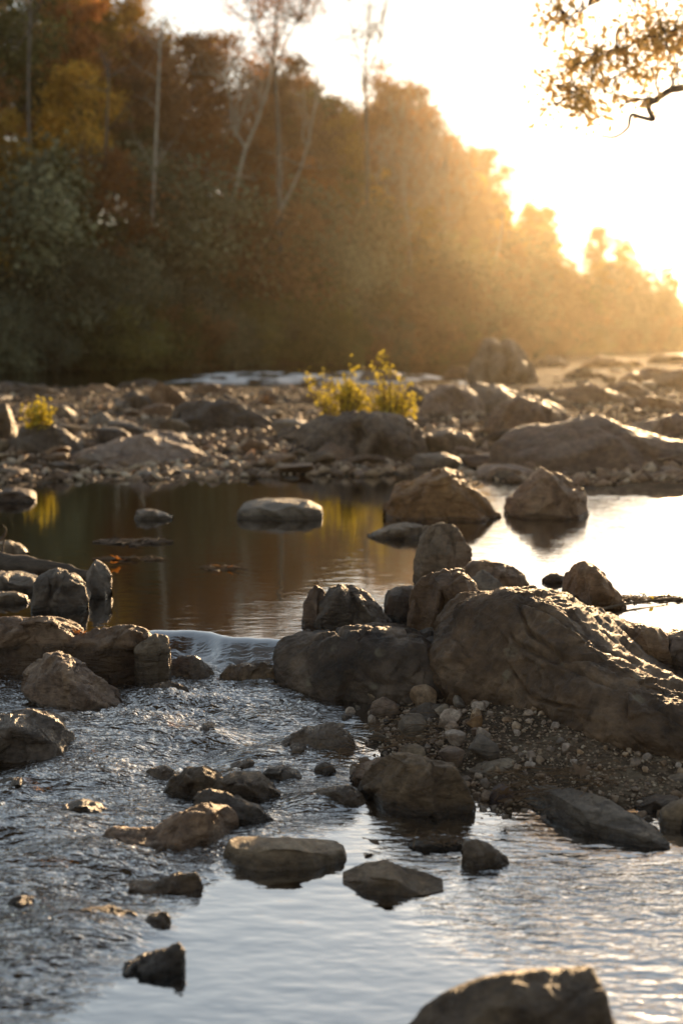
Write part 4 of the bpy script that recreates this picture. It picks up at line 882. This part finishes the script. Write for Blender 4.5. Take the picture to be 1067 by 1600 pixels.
# branch lying across the bar
def log(name, label, pts, r0, r1, mat, k=10, sd=1, cat='log', stubs=()):
    P = []
    for a, b, z in pts:
        X, Yy = at_level(a, b, z); P.append((float(X), float(Yy), z))
    Q = cr(np.array(P), np.linspace(0, len(P)-1, 40)); r = np.linspace(r0, r1, 40); rg = np.random.default_rng(sd)
    V, Fq = tube(Q, r*(1+.12*rg.normal(size=40).cumsum()/6), k)
    parts = [(V+(.12*r0*fbm(V[:, 0]*12, V[:, 1]*12, V[:, 2]*12, 3))[:, None], Fq)]
    for f, dx, dy, dz, rr in stubs:
        b = Q[int(f*39)]; parts.append(tube(wiggle(b, b+np.array([dx, dy, dz]), 6, .06, rg), np.linspace(rr, rr*.3, 6), 6))
    V, Fq = merge(parts); V, c = recenter(V); return tag(link(name, mesh_np(name, V, Fq, mat), loc=c), label, cat)
log('driftwood_branch', 'long thin driftwood branch with a sunlit side on the far bar', [(352, 618, .45), (380, 634, .42), (415, 650, .34), (455, 668, .24)], .05, .02, M['drift'], sd=2, cat='branch', stubs=[(.5, .2, .1, .25, .02)])
log('driftwood_branch', 'straight grey driftwood branch beside the small yellow plant', [(80, 650, .35), (100, 664, .28), (124, 688, .2)], .035, .015, M['drift'], sd=3, cat='branch')
log('driftwood_log', 'thick dark driftwood log with a lit edge reaching in from the left', [(-90, 872, .24), (-20, 878, .22), (40, 884, .21), (90, 890, .19), (138, 900, .15)], .085, .03, M['drift'], k=14, sd=4, stubs=[(.35, .02, .05, .15, .012)])
log('driftwood_branch', 'thin bent stick standing up by the log at the left edge', [(-8, 850, .2), (6, 838, .24), (10, 828, .3), (4, 820, .34)], .012, .004, M['drift'], sd=5, cat='branch')
log('driftwood_branch', 'thin branch drifting beside the lone pointed rock', [(890, 962, UP+.01), (930, 954, UP+.015), (985, 942, UP+.02), (1062, 934, UP+.015)], .009, .004, M['twig'], sd=6, cat='branch', stubs=[(.5, .03, .02, .06, .003), (.7, .05, .0, .03, .003), (.3, -.03, .02, .03, .003)])
# ------------------------------------------------------------------ fallen leaves
def leaf_mesh(sd, lobed=True):
    rg = np.random.default_rng(sd); n = 5 if lobed else 2; ang = np.linspace(-2.3, 2.3, n) if lobed else None
    out_ = []
    if lobed:
        pts = []
        for i, a in enumerate(ang):
            L = (.5 if abs(a) > 2 else .8 if abs(a) > 1 else 1.)*rg.uniform(.85, 1.1)
            pts += [(a-.20, L*.68), (a, L), (a+.20, L*.66)]
            if i < n-1: pts.append(((a+ang[i+1])/2, .36))
        out_ = [(sin(a)*r, cos(a)*r) for a, r in pts]
    else:
        for t in np.linspace(0, 1, 9): out_.append((.32*sin(pi*t), t*1.4-.5))
        for t in np.linspace(1, 0, 9)[1:-1]: out_.append((-.32*sin(pi*t), t*1.4-.5))
    out_ = [(x, y) for x, y in out_]; V = [(0, -.05, 0)]+[(x, y, 0) for x, y in out_]+[(x*.5, y*.5, 0) for x, y in out_]
    V = np.array(V); V[:, 2] = .45*V[:, 0]**2+.18*perlin(V[:, 0]*2+sd, V[:, 1]*2, 1.)+.12*V[:, 1]**2
    m_ = len(out_); fs = []
    for i in range(m_-1 if lobed else m_):
        j = (i+1) % m_; fs += [(0, 1+m_+j, 1+m_+i), (1+m_+i, 1+m_+j, 1+j), (1+m_+i, 1+j, 1+i)]
    sv, sf = tube([(0, -.05, 0), (.03, -.4, .05), (.0, -.75, .12)], [.018, .014, .012], 4)
    F3 = np.array(fs); S3 = np.concatenate([sf[:, [0, 1, 2]], sf[:, [0, 2, 3]]])
    return mesh_np('fallen_leaf', np.concatenate([V, sv]), np.concatenate([F3, S3+len(V)]), None)
LM = [leaf_mesh(1), leaf_mesh(2), leaf_mesh(3, False), leaf_mesh(4)]
def put_leaf(px, py, z, s, mt, label, k=0, group=None, tilt=(0, 0)):
    x, y = [float(q) for q in at_level(px, py, z)]
    o = link('fallen_leaf', LM[k], loc=(x, y, z)); setm(o, LEAF[mt]); o.scale = (s,)*3
    o.rotation_euler = (tilt[0], tilt[1], random.uniform(0, 6.28)); return tag(o, label, 'leaf', group)
put_leaf(906, 1208, .13, .055, 'dead', 'large curled brown sycamore leaf on the gravel under the largest boulder', 0, tilt=(.9, .2))
put_leaf(585, 1316, .02, .05, 'dead', 'wet red-brown leaf caught between the flat slabs', 2, tilt=(.2, .15))
put_leaf(787, 1240, .07, .04, 'dead', 'crumpled brown leaf leaning on the reddish stone', 3, tilt=(.8, -.3))
put_leaf(186, 873, UP+.03, .06, 'orange', 'bright orange leaf at the tip of the driftwood log', 3, tilt=(.35, .2))
put_leaf(176, 880, UP+.02, .05, 'orange', 'second orange leaf, lower one at the tip of the driftwood log', 1, tilt=(.2, -.2))
put_leaf(345, 886, UP+.012, .075, 'straw', 'pale curled leaf floating alone in the brown pool', 2, tilt=(.35, .25))
put_leaf(358, 886, UP+.015, .05, 'orange', 'orange leaf floating beside the pale curled one', 2, tilt=(.3, .2))
put_leaf(120, 988, UP+.10, .04, 'orange', 'orange leaf lodged between two rocks above the rapids', 0, tilt=(.6, .2))
put_leaf(128, 992, UP+.08, .03, 'orange', 'small orange leaf lower in the gap above the rapids', 3, tilt=(.6, .2))
put_leaf(1018, 934, UP+.03, .035, 'yellow', 'yellow leaf on the drifting branch at the right', 2, tilt=(.5, .2))
for i in range(34):
    px = random.uniform(540, 1060); py = random.uniform(1120, 1280)
    x, y = [float(q) for q in at_level(px, py, .05)]
    if in_poly(x, y, GBAR) < .03 or (px > 690 and py < 1110+(px-690)*.28): continue
    z = gz(x, y)+.015; o = put_leaf(px, py, z, random.uniform(.012, .028), random.choice(['dead', 'dead', 'straw']), 'small dry leaf scattered on the near gravel', random.choice([0, 1, 2, 2, 3]), 'dry leaves on the near gravel', (random.uniform(-.5, .5), random.uniform(-.5, .5)))
    o.location = (x, y, z)
# floating debris in the pool
def debris(name, label, px0, px1, py, n, mat, sd, spread=4, r=.004, z0=UP):
    rg = np.random.default_rng(sd); parts = []
    for i in range(n):
        a = rg.uniform(px0, px1); b = py+rg.normal(0, spread*.4); X, Yy = at_level(a, b, z0+.006)
        th = rg.normal(0, .5) if rg.random() < .7 else rg.uniform(0, 3.1); L = rg.uniform(.04, .16)
        dz = abs(rg.normal(0, .012)); parts.append(tube(wiggle((X-cos(th)*L/2, Yy-sin(th)*L/2, z0+.004), (X+cos(th)*L/2, Yy+sin(th)*L/2, z0+.004+dz), 5, .06, rg), np.linspace(r, r*.5, 5), 4))
    V, Fq = merge(parts); V, c = recenter(V); return tag(link(name, mesh_np(name, V, Fq, mat), loc=c), label, 'debris')
debris('driftwood_raft', 'raft of floating bark and twigs in the left of the pool', 158, 262, 846, 60, M['drift'], 1, 5, .008)
debris('driftwood_raft', 'line of floating twigs trailing from the log tip', 150, 250, 873, 40, M['twig'], 2, 3, .005)
debris('driftwood_raft', 'twigs gathered round the floating pale leaf', 325, 375, 888, 26, M['twig'], 3, 5, .005)
debris('driftwood_raft', 'leafy twigs caught on the drifting branch at the right edge', 975, 1062, 935, 50, M['twig'], 4, 6, .005)
debris('pine_needles', 'dry pine needles stranded left of the gravel', 520, 570, 1180, 46, LEAF['straw'], 5, 24, .0018, .05)
debris('pine_needles', 'pine needles on the thin dark flat stone', 640, 735, 1312, 30, LEAF['straw'], 6, 9, .0016, .03)
debris('pine_needles', 'pine needles between the reddish stone and the gravel', 770, 850, 1235, 40, LEAF['straw'], 7, 40, .0016, .06)
debris('pine_needles', 'litter of needles and bark under the largest boulder', 800, 960, 1215, 50, LEAF['straw'], 8, 25, .0018, .085)
debris('pine_needles', 'dry needles among the cobbles by the low boulder', 560, 700, 1150, 60, LEAF['straw'], 9, 40, .0016, .075)
# ------------------------------------------------------------------ overhanging tree at the upper right
rg = np.random.default_rng(91)
OY = 15.0
def W3(px, py, Y): X, Z = at_Y(px, py, Y); return np.array([float(X), Y, float(Z)])
tb_ = np.array([8.4, 16.6, gz(8.4, 16.6)-.2])
t = thing('overhanging_tree', 'tree whose leafy golden limb hangs into the upper right against the sun', 'tree', tuple(tb_))
trk = wiggle(tb_, tb_+np.array([-1.1, -.5, 8.8]), 16, .02, rg); link('trunk', mesh_np('trunk', *merge([tube(trk-tb_, np.linspace(.22, .09, 16), 10)]), M['bark']), t)
wood = []; tips = []
mains = [[trk[6], W3(1180, 120, 15.6), W3(1067, 137, OY), W3(1045, 142, OY), W3(1018, 160, OY)],
         [trk[9], W3(1190, 20, 15.6), W3(1080, 40, OY), W3(1010, 60, OY), W3(930, 92, OY)],
         [trk[12], W3(1200, -80, 15.6), W3(1090, -50, OY), W3(980, -20, OY), W3(880, 30, OY)],
         [trk[10], W3(1200, 60, 15.8), W3(1060, 70, 15.6), W3(980, 110, 15.4), W3(900, 150, 15.3)]]
for i, pts in enumerate(mains):
    Q = cr(np.array(pts), np.linspace(0, len(pts)-1, 26)); wood.append(tube(Q-tb_, np.linspace(.045, .034, 26) if i == 0 else np.linspace(.026, .006, 26), 6))
# the crooked bare twig
Q = np.array([W3(1018, 160, OY), W3(1012, 162, OY), W3(1015, 175, OY), W3(1020, 187, OY), W3(1000, 183, OY), W3(985, 180, OY), W3(980, 200, OY), W3(960, 214, OY), W3(938, 212, OY)])
wood.append(tube(cr(Q, np.linspace(0, 8, 40))-tb_, np.linspace(.034, .012, 40), 5))
cl = []
for (a, b, r, n_) in [(1050, 20, 45, 13), (1000, 60, 50, 16), (955, 100, 48, 15), (915, 60, 45, 9), (935, 145, 38, 11), (880, 25, 35, 7), (865, 55, 30, 5), (868, 120, 28, 5), (845, 165, 16, 3), (835, 130, 16, 3), (905, 170, 25, 7), (925, 190, 16, 4), (1045, 80, 45, 13), (1010, 120, 40, 10), (985, 30, 40, 9), (960, 160, 20, 5), (822, 178, 10, 2), (885, 95, 26, 5), (1090, 50, 50, 14), (1150, 60, 70, 22), (1140, -40, 80, 22), (1020, -60, 70, 16), (930, -40, 50, 8), (860, -10, 30, 5), (1240, 20, 90, 26), (890, 150, 22, 5)]:
    for k in range(max(1, int(n_*.95))):
        Y = OY+rg.normal(0, .45); cl.append(W3(a+rg.normal(0, r*.55), b+rg.normal(0, r*.45), Y))
lv = []
nodes = np.concatenate([cr(np.array(p), np.linspace(1.2, len(p)-1, 30)) for p in mains])
for c in cl:
    d = np.linalg.norm(nodes-c, axis=1); b = nodes[np.argmin(d+rg.uniform(0, .25, len(d)))]
    P = wiggle(b, c, 8, .07, rg, .03); wood.append(tube(P-tb_, np.linspace(.012, .004, 8), 4))
    for tt in (.6, .8, 1.):
        m_ = rg.integers(2, 11); q = b+(c-b)*tt; lv.append(q-tb_+rg.normal(0, .075, (m_, 3)))
link('branches', mesh_np('branches', *merge(wood), M['bark']), t)
link('foliage', mesh_np('foliage', *quads(np.concatenate(lv), .070, rg, aspect=1.6), LEAF['over'], smooth=False), t)
# ------------------------------------------------------------------ sky, sun, air
SUN_EL, SUN_AZ = radians(6.7), radians(13.2)
w = bpy.data.worlds.new('World'); S.world = w; w.use_nodes = True; nt = w.node_tree
bg = nt.nodes['Background']; sk = nt.nodes.new('ShaderNodeTexSky'); sk.sky_type = 'NISHITA'; sk.sun_disc = False
sk.sun_elevation = SUN_EL; sk.sun_rotation = SUN_AZ; sk.air_density = 1.0; sk.dust_density = .35; sk.ozone_density = .8
bw = nt.nodes.new('ShaderNodeRGBToBW'); nt.links.new(sk.outputs[0], bw.inputs[0]); nt.links.new(mixc(nt, .5, sk.outputs[0], bw.outputs[0]), bg.inputs[0]); bg.inputs[1].default_value = .14
L = bpy.data.lights.new('sun', 'SUN'); L.energy = 5.0; L.angle = radians(.6); L.color = (1, .66, .34)
so = bpy.data.objects.new('sun', L); COL.objects.link(so)
from mathutils import Vector
sd_ = Vector((sin(SUN_AZ)*cos(SUN_EL), cos(SUN_AZ)*cos(SUN_EL), sin(SUN_EL)))
so.rotation_euler = sd_.to_track_quat('Z', 'Y').to_euler(); so.location = (20, 60, 40)
m, nt, out = newmat('haze_air')
pv = N(nt, 'ShaderNodeVolumePrincipled', Density=.00024, Anisotropy=.92); pv.inputs['Color'].default_value = (1, .86, .62, 1)
nt.links.new(pv.outputs[0], out.inputs['Volume'])
zmin = float(Zg.min())-1.2
bx = np.array([(x, y, z) for x in (-1, 1) for y in (-1, 1) for z in (0, 1)], float)
xm = float(np.abs(Xg).max())+20
V = np.stack([bx[:, 0]*xm, np.where(bx[:, 1] < 0, -60, 1220), np.where(bx[:, 2] < .5, zmin, 34)], 1)
hz = link('haze', mesh_np('haze', V, np.array([[0, 1, 3, 2], [4, 6, 7, 5], [0, 4, 5, 1], [2, 3, 7, 6], [0, 2, 6, 4], [1, 5, 7, 3]]), m, smooth=False))
tag(hz, 'thin golden evening haze over the river', 'haze', kind='stuff')
# ------------------------------------------------------------------ camera and render settings
cd = bpy.data.cameras.new('camera'); co = bpy.data.objects.new('camera', cd); COL.objects.link(co); S.camera = co
cd.sensor_fit = 'VERTICAL'; cd.sensor_height = 36; cd.sensor_width = 24; cd.lens = F/1600*36
co.location = (0, 0, H); co.rotation_euler = (pi/2-TH, 0, 0); cd.clip_start = .05; cd.clip_end = 4000
cd.dof.use_dof = True; cd.dof.focus_distance = 6.0; cd.dof.aperture_fstop = 2.0; cd.dof.aperture_blades = 0
S.view_settings.view_transform = 'Standard'; S.view_settings.look = 'None'; S.view_settings.exposure = 0.75; S.view_settings.gamma = 1
c = S.cycles
c.use_denoising = True
c.max_bounces = 6; c.diffuse_bounces = 2; c.glossy_bounces = 3; c.transmission_bounces = 2; c.transparent_max_bounces = 8; c.volume_bounces = 0
c.sample_clamp_direct = 12; c.sample_clamp_indirect = 5; c.caustics_reflective = False; c.caustics_refractive = False
print('trees', ntree, 'objects', len(S.objects))
